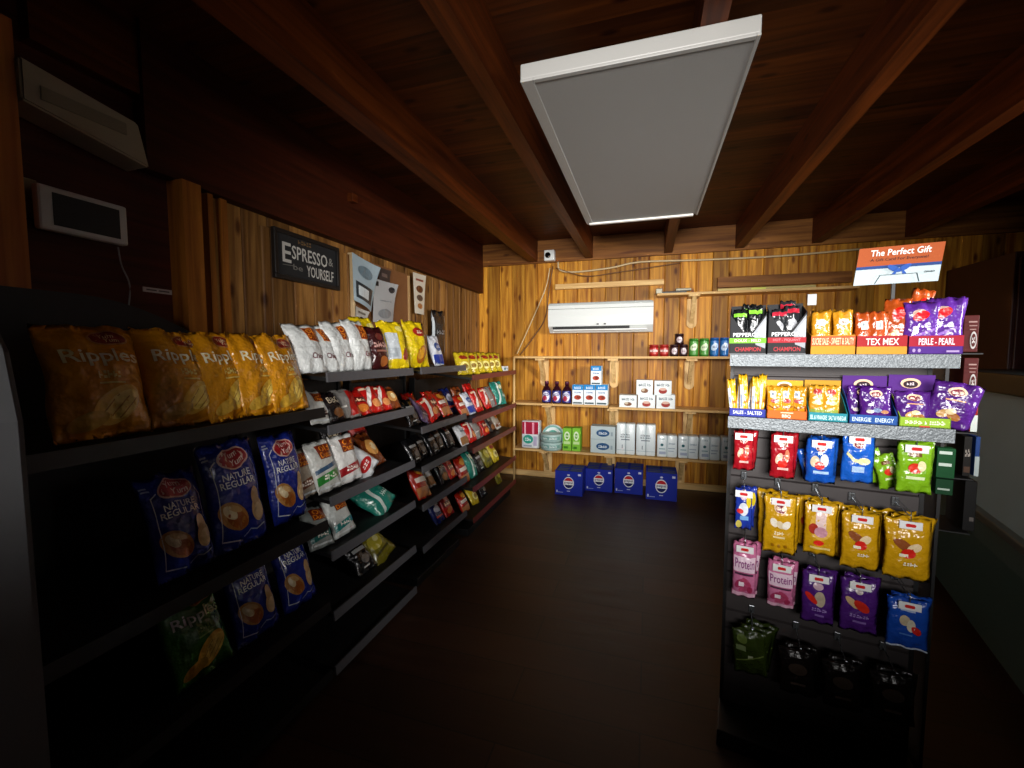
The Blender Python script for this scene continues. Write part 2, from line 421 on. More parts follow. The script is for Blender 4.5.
# ceiling light panel
T = thing('ceiling_light', 'large white rectangular light panel fixed under the ceiling joists', 'light', (0, 0, 0))
wm = mat('panel_white', 'a5a4a0', .45, bump=.03, scale=80)
bm = bmesh.new(); X0, X1, Y0, Y1, Zp = -.44, .30, 1.49, 3.20, 2.29
box(bm, X0, X1, Y0, Y1, Zp+.008, Zp+.06, .004)
obj('housing', bm, wm, T)
bm = bmesh.new(); box(bm, X0, X0+.045, Y0, Y1, Zp, Zp+.009, .002); box(bm, X1-.012, X1, Y0, Y1, Zp, Zp+.009, .002); box(bm, X0+.045, X1-.012, Y0, Y0+.02, Zp, Zp+.009, .002)
obj('edge_frame', bm, wm, T)
obj('end_strip', bx(X0+.02, X1-.03, Y1-.03, Y1-.002, Zp-.008, Zp+.004, .002), mat('strip_white', 'f4f2ea', .3), T)
obj('diffuser', bx(X0+.045, X1-.012, Y0+.02, Y1-.03, Zp+.003, Zp+.0085), mat('diffuser', '9a9996', .6, bump=.05, scale=200), T)

# ================================================================== BACK WALL
AX0, AX1 = atY(548, 304, YB-.22), atY(653, 331, YB-.22)
T = thing('air_conditioner', 'white wall mounted split air conditioner on the pine wall', 'air conditioner', ((AX0.x+AX1.x)/2, YB, AX1.z))
aw, ah = AX1.x-AX0.x, AX0.z-AX1.z
m_ac = mat('ac_white', 'dfe3e0', .35)
prof = [(0, 0), (0, ah), (-.18, ah), (-.205, ah-.02), (-.215, ah*.55), (-.20, ah*.22), (-.12, 0)]
obj('casing', prism(bmesh.new(), prof, 'X', -aw/2, aw/2), m_ac, T)
obj('top_grille', bx(-aw/2+.01, aw/2-.01, -.207, -.05, ah, ah+.004), mat('ac_grille', '9fa4a2', .5), T)
obj('front_seam', bx(-aw/2-.002, aw/2+.002, -.2135, -.19, ah*.80, ah*.815), mat('ac_seam', '6d7370', .5), T)
obj('air_outlet', bx(-aw/2+.05, aw/2-.22, -.213, -.16, ah*.12, ah*.20, .002), mat('ac_slot', '0c0d0d', .6), T)
obj('louver', bx(-aw/2+.055, aw/2-.055, -.218, -.17, ah*.06, ah*.10, .002), m_ac, T)
obj('indicator', bx(-.02, .0, -.222, -.20, ah*.25, ah*.29), mat('ac_slot', '0c0d0d', .6), T); obj('indicator', bx(.05, .07, -.222, -.20, ah*.25, ah*.29), mat('ac_slot', '0c0d0d', .6), T)
p = atY(550, 256, YB-.06)
T = thing('motion_detector', 'small white box detector with black lens in the upper wall corner', 'detector', (p.x, YB-.035, p.z-.055))
obj('housing', bx(-.055, .055, -.07, 0, 0, .11, .008), m_ac, T)
bm = bmesh.new(); lathe(bm, [(.03, 0), (.03, .008), (.022, .014), (.0, .016)], 16); bmesh.ops.rotate(bm, verts=bm.verts, matrix=Matrix.Rotation(PI/2, 3, 'X'))
obj('lens', bm, mat('lens_black', '050505', .15), T, loc=(-.012, -.069, .055))

def cable(px, Y, r, m, label, name='cable'):
    pts = [atY(x, y, Y) for x, y in px]
    return tag(obj(name, tube(bmesh.new(), curve_pts(pts, 30), r, 6), m), label, 'cable')
m_cw = mat('cable_cream', 'cbb58c', .5); m_cb = mat('cable_brown', '6b4626', .5)
cable([(558, 262), (560, 270), (575, 272), (610, 268), (640, 262), (700, 260), (780, 256), (862, 249)], YB-.04, .009, m_cw, 'cream cable running along the top of the back wall')
cable([(556, 268), (585, 276), (620, 272), (680, 263)], YB-.045, .005, m_cb, 'thin brown cable sagging under the cream cable')
cable([(550, 268), (545, 290), (530, 325), (517, 354)], YB-.03, .006, m_cw, 'cream cable hanging from the detector to the shelf, left one')
cable([(553, 266), (549, 290), (545, 318), (533, 338), (520, 355)], YB-.02, .006, m_cb, 'brown cable hanging from the detector beside the air conditioner')

YF = 4.32          # front edge of the wall shelves
def wshelf(x0, y0, x1, y1, label, th=.022, yb=YB-.001, yf=YF, brs=(), z=None):
    a, b = atY(x0, y0, yf), atY(x1, y1, yf); zt = z if z else (a.z+b.z)/2
    T = thing('wall_shelf', label, 'shelf', ((a.x+b.x)/2, yb, zt-th)); L = b.x-a.x
    obj('board', bx(-L/2, L/2, yf-yb, 0, 0, th, .002), m_pine, T)
    for bxp in brs:
        x = atY(bxp, 370, yf+.1).x - (a.x+b.x)/2
        bm = bmesh.new()
        bh = .30; cw = .028
        # plate against the wall with a rounded lower end
        pl = [(x-.045, 0), (x+.045, 0), (x+.045, -bh+.04)] + [(x+.045*math.cos(t), -bh+.04-.045*math.sin(t)) for t in [PI*k/8 for k in range(1, 8)]] + [(x-.045, -bh+.04)]
        prism(bm, pl, 'Y', -.02, 0)
        br = obj('bracket', bm, m_pineZ, T)
        bm = bmesh.new(); prism(bm, [(-.02, -.26), (-.02, -.20), (-.20, -.022), (-.25, -.022)], 'X', x-.018, x+.018)
        obj('brace', bm, m_pineZ, br)
        obj('arm', bx(x-.05, x+.05, -.24, -.02, -.022, -.0005, .002), m_pineZ, br)
    return zt
Z1 = wshelf(514, 357, 860, 355.5, 'long upper pine shelf with small tins at its right end', brs=(541, 613, 691, 775))
Z2 = wshelf(512, 402.5, 608, 405.5, 'left pine shelf of the middle row, holding bottles and blue boxes', brs=(548,))
wshelf(609, 405.5, 800, 409.5, 'right pine shelf of the middle row, holding small white boxes', yf=YF, brs=(613.5, 691), z=Z2-.012)
Z3 = wshelf(513, 449.5, 800, 465, 'lowest long pine shelf holding paper goods and tissue packs', brs=(545, 611, 684, 760))
a = atY(657, 290, YB-.2)
wshelf(657, 291, 860, 288, 'high short pine shelf with tools, right of the air conditioner', yf=YB-.2, brs=(691,))
Zt = (atY(657, 291, YB-.2).z + atY(860, 288, YB-.2).z)/2
p0, p1 = atY(515, 354, YF+.02), atY(515, 472, YF+.02)
tag(obj('shelf_post', tube(bmesh.new(), [(p0.x-.01, YF+.02, 0.0), (p0.x-.01, YF+.02, 1.33)], .012, 8), m_pineZ), 'thin pale post at the left end of the wall shelves', 'post')
# tools on the high shelf
T = thing('hand_tool', 'dark metal tool lying at the left end of the high shelf', 'tool', (.22, YB-.14, Zt))
bm = bmesh.new(); box(bm, -.13, .12, -.02, .02, .0, .022, .004); obj('handle', bm, mat('tool_black', '1a1712', .4), T)
obj('jaw', bx(.02, .16, -.03, .03, .02, .045, .006), mat('tool_grey', '8f8a78', .4, .4), T); obj('head', bx(-.16, -.10, -.045, .045, .0, .05, .006), mat('tool_grey', '8f8a78', .4, .4), T)
T = thing('spirit_level', 'long brassy level lying on the high shelf', 'tool', (.95, YB-.12, Zt))
obj('bar', bx(-.34, .45, -.02, .02, 0, .03, .003), mat('level_brass', 'a8965a', .4, .3), T)
obj('vial', bx(-.06, .06, -.022, .022, .008, .026, .003), mat('vial', 'd8e070', .2), T)

# ---- tins on the upper shelf
def tin(label, px0, px1, h, base, arts, z, grp, y=YF+.07):
    a, b = atY(px0, 350, y-.04), atY(px1, 350, y-.04); r = (b.x-a.x)/2*.95
    T = thing('snack_tin', label, 'tin', ((a.x+b.x)/2, y, z), (0, 0, 0), grp)
    obj('tin_body', lathe(bmesh.new(), [(r*.94, 0), (r, .004), (r, h-.004), (r*.95, h)], 20), mat('tin_'+base, base, .25, .3), T)
    obj('lid', lathe(bmesh.new(), [(r*.96, h), (r*1.02, h+.001), (r*1.02, h+.010), (r*.9, h+.012)], 20), mat('tin_lid_'+base, base, .35), T)
    def f(u, v, l=0):
        an = -PI/2 + (u-.5)*2.4
        return Vector(((r+l)*math.cos(an), (r+l)*math.sin(an), v*h))
    art('printed_label', arts, f, T, thr=.12)
    return T
hr = .095
tred = [('rect', 0, .2, 1, .8, 'b52a22'), ('rect', .1, .42, .9, .62, 'e8cfc8'), ('text', 'DIP', .3, .45, .7, .6, '7a1010')]
tdrk = [('rect', 0, .15, 1, .85, '34181c'), ('ell', .5, .5, .28, .3, 'c8b8bc'), ('text', 'DIP', .32, .42, .68, .58, '501018')]
tgrn = [('rect', 0, .1, 1, .9, '4f9a3c'), ('ell', .5, .55, .35, .2, 'dff0c8', 0.3), ('text', 'dip', .3, .5, .7, .62, '1e5a20')]
tblu = [('rect', 0, .1, 1, .9, '1b6fb8'), ('ell', .5, .55, .36, .2, 'd8ecff', 0.3), ('text', 'dip', .3, .5, .7, .62, '0b3a78')]
G = 'small tins on the upper shelf'
tin('small red tin, leftmost of the tins on the upper shelf', 649, 658.8, .10, 'a3241e', tred, Z1, G)
tin('small red tin, second from the left on the upper shelf', 659.5, 669, .10, 'a3241e', tred, Z1, G)
tin('dark maroon tin right beside the red tins', 670, 679, .10, '2c1216', tdrk, Z1, G)
tin('dark maroon tin right beside the green tins', 679.4, 688.3, .10, '2c1216', tdrk, Z1, G)
tin('dark maroon tin stacked on top of two others', 674.5, 684, .09, '2c1216', tdrk, Z1+.1125, G)
tin('green tin, left one of the pair on the upper shelf', 689, 699, .155, '3d8a2c', tgrn, Z1, G)
tin('green tin touching the blue tins', 699.5, 709.5, .155, '3d8a2c', tgrn, Z1, G)
tin('blue tin touching the green tins', 710, 719.4, .16, '165fae', tblu, Z1, G)
tin('blue tin, rightmost of the tins on the upper shelf', 720, 729.5, .16, '165fae', tblu, Z1, G)

# ---- bottles, cartons on the middle shelf
def bottle(label, px0, px1, z):
    y = YF+.07; a, b = atY(px0, 400, y-.04), atY(px1, 400, y-.04); r = (b.x-a.x)/2*.93; H = .225
    T = thing('juice_bottle', label, 'bottle', ((a.x+b.x)/2, y, z), (0, 0, 0), 'dark juice bottles on the middle shelf')
    obj('bottle_body', lathe(bmesh.new(), [(r*.9, 0), (r, .01), (r, .06), (r*.93, .08), (r, .10), (r, .13), (r*.75, .16), (r*.42, .18), (r*.42, .2)], 20), mat('juice_dark', '2a0a16', .15, coat=.5), T)
    obj('cap', lathe(bmesh.new(), [(r*.47, .198), (r*.47, H), (r*.4, H+.003)], 16), mat('cap_maroon', '4a1430', .4), T)
    def f(u, v, l=0):
        an = -PI/2 + (u-.5)*2.6; return Vector(((r+l+.001)*math.cos(an), (r+l+.001)*math.sin(an), .012+v*.12))
    art('printed_label', [('rect', 0, 0, 1, 1, '2a2f7a'), ('ell', .5, .5, .33, .4, 'd8d6e8'), ('ell', .42, .35, .2, .22, 'b0304a'), ('text', 'Juice', .25, .55, .8, .8, '1c2470')], f, T, thr=.12)
for i, (a, b) in enumerate(((541, 550.6), (551.2, 560.8), (561.2, 571))):
    bottle(('dark juice bottle, leftmost of three on the middle shelf', 'dark juice bottle in the middle of the three', 'dark juice bottle touching the blue and white boxes')[i], a, b, Z2)
def box_px(name, label, cat, px0, px1, pyt, pyb, z, d, base, arts, grp=None, y=YF+.02, top=None, side=None):
    a, b = atY(px0, pyb, y), atY(px1, pyt, y)
    h = b.z-a.z if z is None else b.z - z
    return carton(name, label, cat, (b.x-a.x)*.97, h, d, base, arts, ((a.x+b.x)/2, y, a.z if z is None else z), (0, 0, 0), grp, top=top, side=side)
cereal = {'printed_front': [('rect', 0, .74, 1, 1, '1f7fc0'), ('text', 'SNACK', .2, .8, .8, .92, 'e8f4ff'), ('text', 'RAISIN', .2, .58, .8, .66, '1a5a9a'), ('ell', .5, .36, .32, .12, 'b0402a'), ('ell', .58, .38, .16, .08, '7a2a1a'), ('rect', .1, .04, .9, .12, '46565e')]}
for i, (a, b) in enumerate(((572, 583.4), (583.6, 595.3), (595.5, 608))):
    box_px('snack_carton', ('blue and white carton beside the dark bottles', 'blue and white carton, middle of the three in the row', 'blue and white carton, rightmost of the three in the row')[i], 'carton', a, b, 385, 404, Z2, .16, 'e4ecee', cereal, 'blue and white cartons on the middle shelf')
zt = atY(590, 385, YF+.02).z
box_px('snack_carton', 'blue and white carton stacked on top of the three others', 'carton', 590.5, 601.5, 366, 384.5, zt+.002, .14, 'e4ecee', cereal, 'blue and white cartons on the middle shelf')
tea = {'printed_front': [('rect', 0, .0, 1, .03, 'c8d4d6'), ('text', 'herbal tea', .14, .62, .88, .82, '5a6a74'), ('ell', .5, .3, .24, .2, '9a3630'), ('ell', .5, .42, .2, .1, 'd8b0a0')]}
tea2 = {'printed_front': [('text', 'herbal tea', .14, .58, .88, .8, '5a6a74'), ('ell', .5, .28, .22, .16, '7a5038'), ('ell', .42, .34, .1, .1, 'c8b8a0')]}
zz = Z2-.012; zt2 = atY(640, 395, YF+.02).z
G = 'small white cartons on the middle shelf'
box_px('tea_carton', 'small white carton, bottom left of the five', 'carton', 619, 637, 395.5, 408, zz, .15, 'e6ecec', tea2, G)
box_px('tea_carton', 'small white carton, bottom middle of the five', 'carton', 637.4, 655.6, 395, 408, zz, .15, 'e6ecec', tea, G)
box_px('tea_carton', 'small white carton, bottom right of the five', 'carton', 656, 675.5, 395, 408, zz, .15, 'e6ecec', tea, G)
box_px('tea_carton', 'small white carton, left of the two stacked on top', 'carton', 636, 653.3, 380.3, 394, zt2+.003, .14, 'e6ecec', tea2, G)
box_px('tea_carton', 'small white carton, right of the two stacked on top', 'carton', 654, 672, 381, 394, zt2+.003, .14, 'e6ecec', tea, G)

# ---- lowest wall shelf
y3 = YF+.03
def tpack(label, px0, px1, pyt, cols, arts, d=.12, name='tissue_pack', base='e4eef0', grp=None, film=True):
    a, b = atY(px0, 450, y3), atY(px1, pyt, y3); w_, h_ = b.x-a.x, b.z-Z3
    T = thing(name, label, 'pack', ((a.x+b.x)/2, y3, Z3), (0, 0, 0), grp)
    m = mat('wrap_'+base, base, .3, coat=.3, bump=.25, scale=30)
    cw = w_/cols
    for i in range(cols):
        x = -w_/2 + cw*i
        obj('sleeve', bx(x+.001, x+cw-.001, 0, d, 0, h_, min(cw*.2, .012)), m, T, smooth=True)
    for nm, items in arts.items(): art(nm, items, flat_f(w_*.96, h_, -.0005), T, thr=0)
    return T
tpack('red topped bag with a teal emblem at the shelf\'s left end', 521.5, 539, 421.5, 1, {'printed_front': [('rect', .02, .52, .98, .97, 'a81838'), ('rect', .15, .52, .24, .95, 'f0b8c8'), ('rect', .62, .52, .74, .95, 'ee9ab0'), ('ell', .38, .33, .3, .16, '2f9a86'), ('text', 'Cups', .2, .27, .56, .39, 'dff4ee'), ('rect', .7, .1, .9, .45, 'b9b0cc'), ('rect', .1, .06, .6, .12, '9aa4b4')]}, name='cup_bag', base='dfe6ea')
# paper plates: one pack standing, two bowls of plates stacked
a, b = atY(540.5, 446, y3+.07), atY(564, 419, y3+.07); R = (b.x-a.x)/2
T = thing('paper_plate_pack', 'round teal and white plate pack standing on edge', 'plate pack', ((a.x+b.x)/2, y3+.08, Z3), (math.radians(-10), 0, 0))
bm = bmesh.new(); lathe(bm, [(R*.75, 0), (R, .012), (R, .05), (R*.9, .055)], 28); bmesh.ops.rotate(bm, verts=bm.verts, matrix=Matrix.Rotation(-PI/2, 3, 'X')); bmesh.ops.translate(bm, verts=bm.verts, vec=(0, 0, R)); bmesh.ops.recalc_face_normals(bm, faces=bm.faces)
obj('plates', bm, mat('plate_white', 'dfeaea', .4), T)
art('printed_label', [('ell', .5, .5, .46, .46, '7fb4ac'), ('ell', .5, .5, .38, .38, 'e8f0ee'), ('ell', .5, .5, .26, .26, '4fa494'), ('text', 'plates', .32, .44, .68, .56, 'e8f4f0')], lambda u, v, l=0: Vector(((u-.5)*2*R, -.002-l, v*2*R)), T, thr=0)
a, b = atY(540.5, 446, y3-.005), atY(561.5, 419, y3-.005); R2 = (b.x-a.x)/2; pc = (a.x+b.x)/2
for i, lb in enumerate(('round plate pack lying at the bottom of the stack', 'round plate pack lying on another, under the standing one')):
    hh = .085; T = thing('paper_plate_pack', lb, 'plate pack', (pc, YF+R2-.01+.0, Z3+i*(hh+.001)))
    T.location.y = YF + R2*.62 - .02
    obj('plates', lathe(bmesh.new(), [(R2*.86, 0), (R2*.98, .012), (R2, hh*.5), (R2, hh-.006), (R2*.95, hh)], 28), mat('plate_pale_teal', 'a8c4c0', .4), T)
    art('printed_label', [('rect', 0, .35, 1, .75, '7da6a0'), ('text', 'PAPER PLATES', .15, .42, .85, .66, 'dfeae6')], lambda u, v, l=0: Vector(((R2+l)*math.cos(-PI/2+(u-.5)*2.2), (R2+l)*math.sin(-PI/2+(u-.5)*2.2), v*hh)), T, thr=.12)
gr = {'printed_front': [('ell', .5, .66, .32, .2, 'e4f4d0'), ('ell', .5, .66, .2, .12, '5aa01e'), ('rect', .12, .3, .88, .42, 'c8e8a0'), ('rect', .12, .1, .6, .2, '3c7a18'), ('text', 'bags', .28, .62, .72, .72, 'e8f8d8')]}
for i, (a, b) in enumerate(((562.5, 571.6), (572, 580.5))):
    box_px('bag_carton', ('bright green carton, left one of the pair', 'bright green carton, right one of the pair')[i], 'carton', a, b, 428.5, 450, Z3, .12, '7fc038', gr, 'bright green cartons on the lowest shelf', y=y3)
kl = {'printed_front': [('ell', .5, .5, .27, .27, '24507c'), ('text', 'Tissue', .32, .4, .68, .6, 'dfe9f0'), ('rect', .82, .3, .9, .6, '93a4ac'), ('rect', .04, .04, .96, .08, 'aebec2')]}
zk = (atY(600, 440.8, y3).z - Z3)
za = Z3
for i in range(2):
    a, b = atY(590.5, 450, y3), atY(615, 450, y3)
    carton('tissue_box', ('grey tissue box with blue oval, lower of the stacked pair', 'grey tissue box with blue oval, upper of the stacked pair')[i], 'tissue box', b.x-a.x, .135, .14, 'b9c8ca', kl, ((a.x+b.x)/2, y3, Z3+i*.1355), (0, 0, 0), 'tissue boxes on the lowest shelf')
cupA = {'printed_front': [('text', 'white cups', .22, .62, .72, .68, '4f5a66'), ('text', 'foam cups', .2, .55, .75, .6, '4f5a66'), ('rect', .25, .47, .72, .5, '66707c'), ('rect', .3, .2, .34, .32, '6a7684'), ('rect', .02, .14, .98, .155, 'a9bcc4'), ('rect', .49, 0, .505, 1, 'a0b4ba')]}
cupB = {'printed_front': [('rect', .485, 0, .505, 1, '9fb4ba'), ('text', 'bath', .1, .8, .4, .87, '8aa4ac'), ('ell', .24, .56, .08, .06, '20606a'), ('text', 'tissue', .56, .6, .92, .68, '8aa0b0'), ('rect', .1, .36, .4, .4, '7fa8b0'), ('rect', .56, .4, .9, .44, '9fb0c0'), ('rect', .56, .28, .84, .32, 'a8b8c8'), ('rect', .1, .14, .44, .26, 'a9b6cc')]}
tpack('tall white paper towel pack beside the tissue boxes', 616, 635.4, 424, 2, cupA, grp='tall white packs')
tpack('tall white paper towel pack beside the shorter packs', 635.8, 656, 425, 2, cupA, grp='tall white packs')
for i, (a, b) in enumerate(((656.8, 677.6), (678, 699), (699.4, 720.8), (721.2, 742))):
    tpack(('short white tissue pack touching the tall packs', 'short white tissue pack, second of the four', 'short white tissue pack, third of the four', 'short white tissue pack partly behind the red hanging pouch')[i], a, b, 436+i*.7, 2, cupB, grp='short white tissue packs', d=.14)

# ---- blue drink cartons on the floor
def soda_art():
    it = [('ell', .5, .52, .19, .25, 'e6e8ee'), ('ell', .5, .52, .165, .215, '16205e')]
    top = [(.5+.16*math.cos(t), .56+.17*math.sin(t)) for t in [PI*k/10 for k in range(11)]]
    it.append(('poly', top, 'c0202c'))
    it += [('rect', .31, .44, .69, .6, 'e8eaf0'), ('text', 'pepsi', .35, .46, .65, .58, '10184a'), ('rect', .84, .84, .94, .92, 'cfd4e8'), ('rect', .05, .1, .1, .2, 'b8c0e0'), ('rect', .12, .1, .3, .13, '8c98d0'), ('ell', .5, .85, .05, .035, 'c8cce0'), ('rect', .44, .17, .56, .2, 'b8c0e0')]
    return it
tp = [('rect', .06, .1, .46, .4, '5a6478'), ('rect', .54, .1, .94, .4, '5a6478'), ('rect', .06, .58, .46, .88, '5a6478'), ('rect', .54, .58, .94, .88, '5a6478')]
names = ['leftmost', 'second from left', 'third from left', 'rightmost']
for i, (x0, x1, pyb, pyt) in enumerate(((554.5, 583, 495.5, 472.5), (585, 613, 491.5, 470.5), (614, 643.5, 494, 470.5), (645, 678, 500.5, 474.5))):
    d = ray((x0+x1)/2, pyb); g = EYEV + d*(-EYE/d.z); Yc = g.y
    a, b = atY(x0, pyb, Yc), atY(x1, pyt, Yc)
    W_, H_ = (b.x-a.x)*.97, b.z
    pr = carton('drink_carton', 'blue drink carton with round emblem on the floor, %s in the front row' % names[i], 'drink carton', W_, H_, .13, '1a2c9c', {'printed_front': soda_art()}, ((a.x+b.x)/2, Yc, 0), (0, 0, 0), 'blue drink cartons under the wall shelves', top=tp)
    ob = [c for c in pr.children if c.name.startswith('carton')][0]
    dup(pr, 'blue drink carton standing behind the %s front one' % names[i], ((a.x+b.x)/2, Yc+.135, 0), (0, 0, 0), 'blue drink cartons under the wall shelves')

# ================================================================== LEFT RACKS
m_blk = mat('rack_black', '0b0b0c', .5); m_grey = mat('rail_grey', '545458', .45, .1, var=.1, scale=60); m_pan = mat('rack_panel', '161413', .6)
m_red = mat('rail_red', '6a2a24', .4, var=.15, scale=40)
XF = -1.20
def rack(name, label, y0, y1, levels, rail, back=1.24, slope=.05, depth=.46, rh=.032, railm=None):
    T = thing(name, label, 'shelf rack', (XL+.14, (y0+y1)/2, 0)); ox, oy = XL+.14, (y0+y1)/2
    obj('back_panel', bx(0, .015, y0-oy+.02, y1-oy-.02, .03, back, .002), m_pan, T)
    obj('base', bx(0, XF-ox-.05, y0-oy+.02, y1-oy-.02, 0, .05, .004), m_blk, T)
    for yy in (y0-oy, y1-oy-.02):
        obj('upright', bx(-.02, .03, yy, yy+.02, 0, back+.02, .002), m_blk, T)
    xf = XF-ox
    for z in levels:
        xb = xf-depth
        bm = bmesh.new(); prism(bm, [(max(xb, .016), z-.02+slope), (max(xb, .016), z-.035+slope), (xf-.004, z-.032), (xf-.004, z-.017)], 'Y', y0-oy+.022, y1-oy-.022)
        sh = obj('shelf', bm, m_blk, T)
        bm = bmesh.new(); prism(bm, [(xf-.004, z-.032), (xf+.006, z-.032), (xf+.001, z+.006), (xf-.006, z+.006)], 'Y', y0-oy+.005, y1-oy-.005)
        obj('price_rail', bm, rail, sh)
    return T
LB = [1.275, 1.065, .775, .55, .298, .065]
LC = [1.275, .94, .715, .495, .25]
LD = [1.20, .885, .665, .375, .145]
rack('snack_rack', 'grey railed snack rack in the middle of the left wall', 1.385, 2.045, LB, m_grey, back=1.22)
rack('snack_rack', 'narrower snack rack between the grey one and the red railed one', 2.12, 2.745, LC, m_grey, back=1.18)
rack('snack_rack', 'red railed snack rack in the far left corner', 2.86, 3.93, LD, m_red, back=1.16)
# near black rack with the curved back board
T = rack('snack_rack', 'black snack rack nearest the camera, with arched back board', .50, 1.375, [1.14, .69, .355, .07], m_blk, back=1.10)
oy = (.50+1.375)/2
pts = [(-.43+.0, 1.10), (.43, 1.10), (.43, 1.36)] + [(.43-.86*k/14, 1.36+.18*math.sin(min(1, k/8)*PI/2)) for k in range(1, 15)]
bm = bmesh.new(); prism(bm, pts, 'X', -.01, .005); obj('arched_header', bm, m_blk, T)

# --- bag designs
def yum():
    return {'printed_logo': [('ell', .5, .83, .27, .105, 'd9b0a0'), ('ell', .5, .83, .245, .09, 'a01820'), ('text', 'Yum', .34, .835, .60, .895, 'f2dcd4', .02), ('text', 'Yum', .42, .76, .68, .82, 'f2dcd4', .02)],
            'printed_frame': [('line', [(.12, .78), (.12, .10), (.42, .06)], .012, 'd4d6da'), ('line', [(.80, .80), (.86, .72), (.86, .48)], .012, 'c4c6cc'), ('line', [(.12, .78), (.2, .83)], .012, 'd4d6da'), ('rect', .03, .88, .12, .895, 'b8bccb'), ('rect', .04, .85, .14, .865, 'b8bccb'), ('line', [(.5, .08), (.6, .13), (.7, .11), (.86, .14)], .012, '9aa0b8')],
            'product_name': [('text', 'NATURE', .24, .635, .74, .70, 'e4e6ea'), ('text', 'REGULAR', .17, .56, .80, .625, 'e4e6ea')],
            'potato_picture': [('ell', .32, .30, .25, .125, 'b8813e', -.35), ('ell', .36, .27, .18, .09, 'a4581e', -.4), ('ell', .25, .345, .11, .055, 'e6d0a4', -.5), ('ell', .33, .37, .12, .03, 'd0a468', -.3), ('ell', .76, .30, .125, .12, 'd4ac78'), ('ell', .74, .42, .09, .10, 'c49a68', .3), ('ell', .77, .28, .09, .08, 'e2c294')]}
YB0 = '1a2a86'
def rip(text_c='f3e8c4', sub='e0c468'):
    return {'printed_logo': [('ell', .66, .87, .21, .075, 'c08a50'), ('ell', .66, .87, .19, .062, '8a1c12'), ('text', 'Yum', .55, .865, .72, .905, 'e8c8a0'), ('text', 'Yum', .6, .825, .77, .862, 'e8c8a0')],
            'product_name': [('text', 'Ripples', .14, .60, .92, .76, text_c), ('text', 'chips', .42, .49, .66, .56, sub), ('rect', .42, .44, .7, .455, sub)],
            'chip_picture': [('ell', .60, .26, .27, .14, 'dfae38', .4), ('ell', .66, .26, .2, .1, 'efcf66', .4), ('line', [(.45, .2), (.62, .34)], .012, 'b98322'), ('line', [(.53, .17), (.72, .32)], .012, 'b98322'), ('line', [(.61, .15), (.8, .3)], .012, 'b98322'), ('ell', .3, .14, .2, .07, 'c89a30', .2)]}
def dutch(band, txt='Chips', extra='d8dcdc'):
    return {'printed_logo': [('rect', .34, .62, .96, .90, '7a2a14'), ('text', 'Old', .42, .76, .86, .88, 'e88a28'), ('text', 'Dutch', .38, .64, .93, .75, 'e88a28')],
            'printed_band': [('poly', [(.06, .30), (.95, .40), (.95, .24), (.06, .14)], band), ('text', txt, .3, .23, .8, .33, 'efe6dc', .04), ('rect', .1, .06, .9, .10, extra)]}
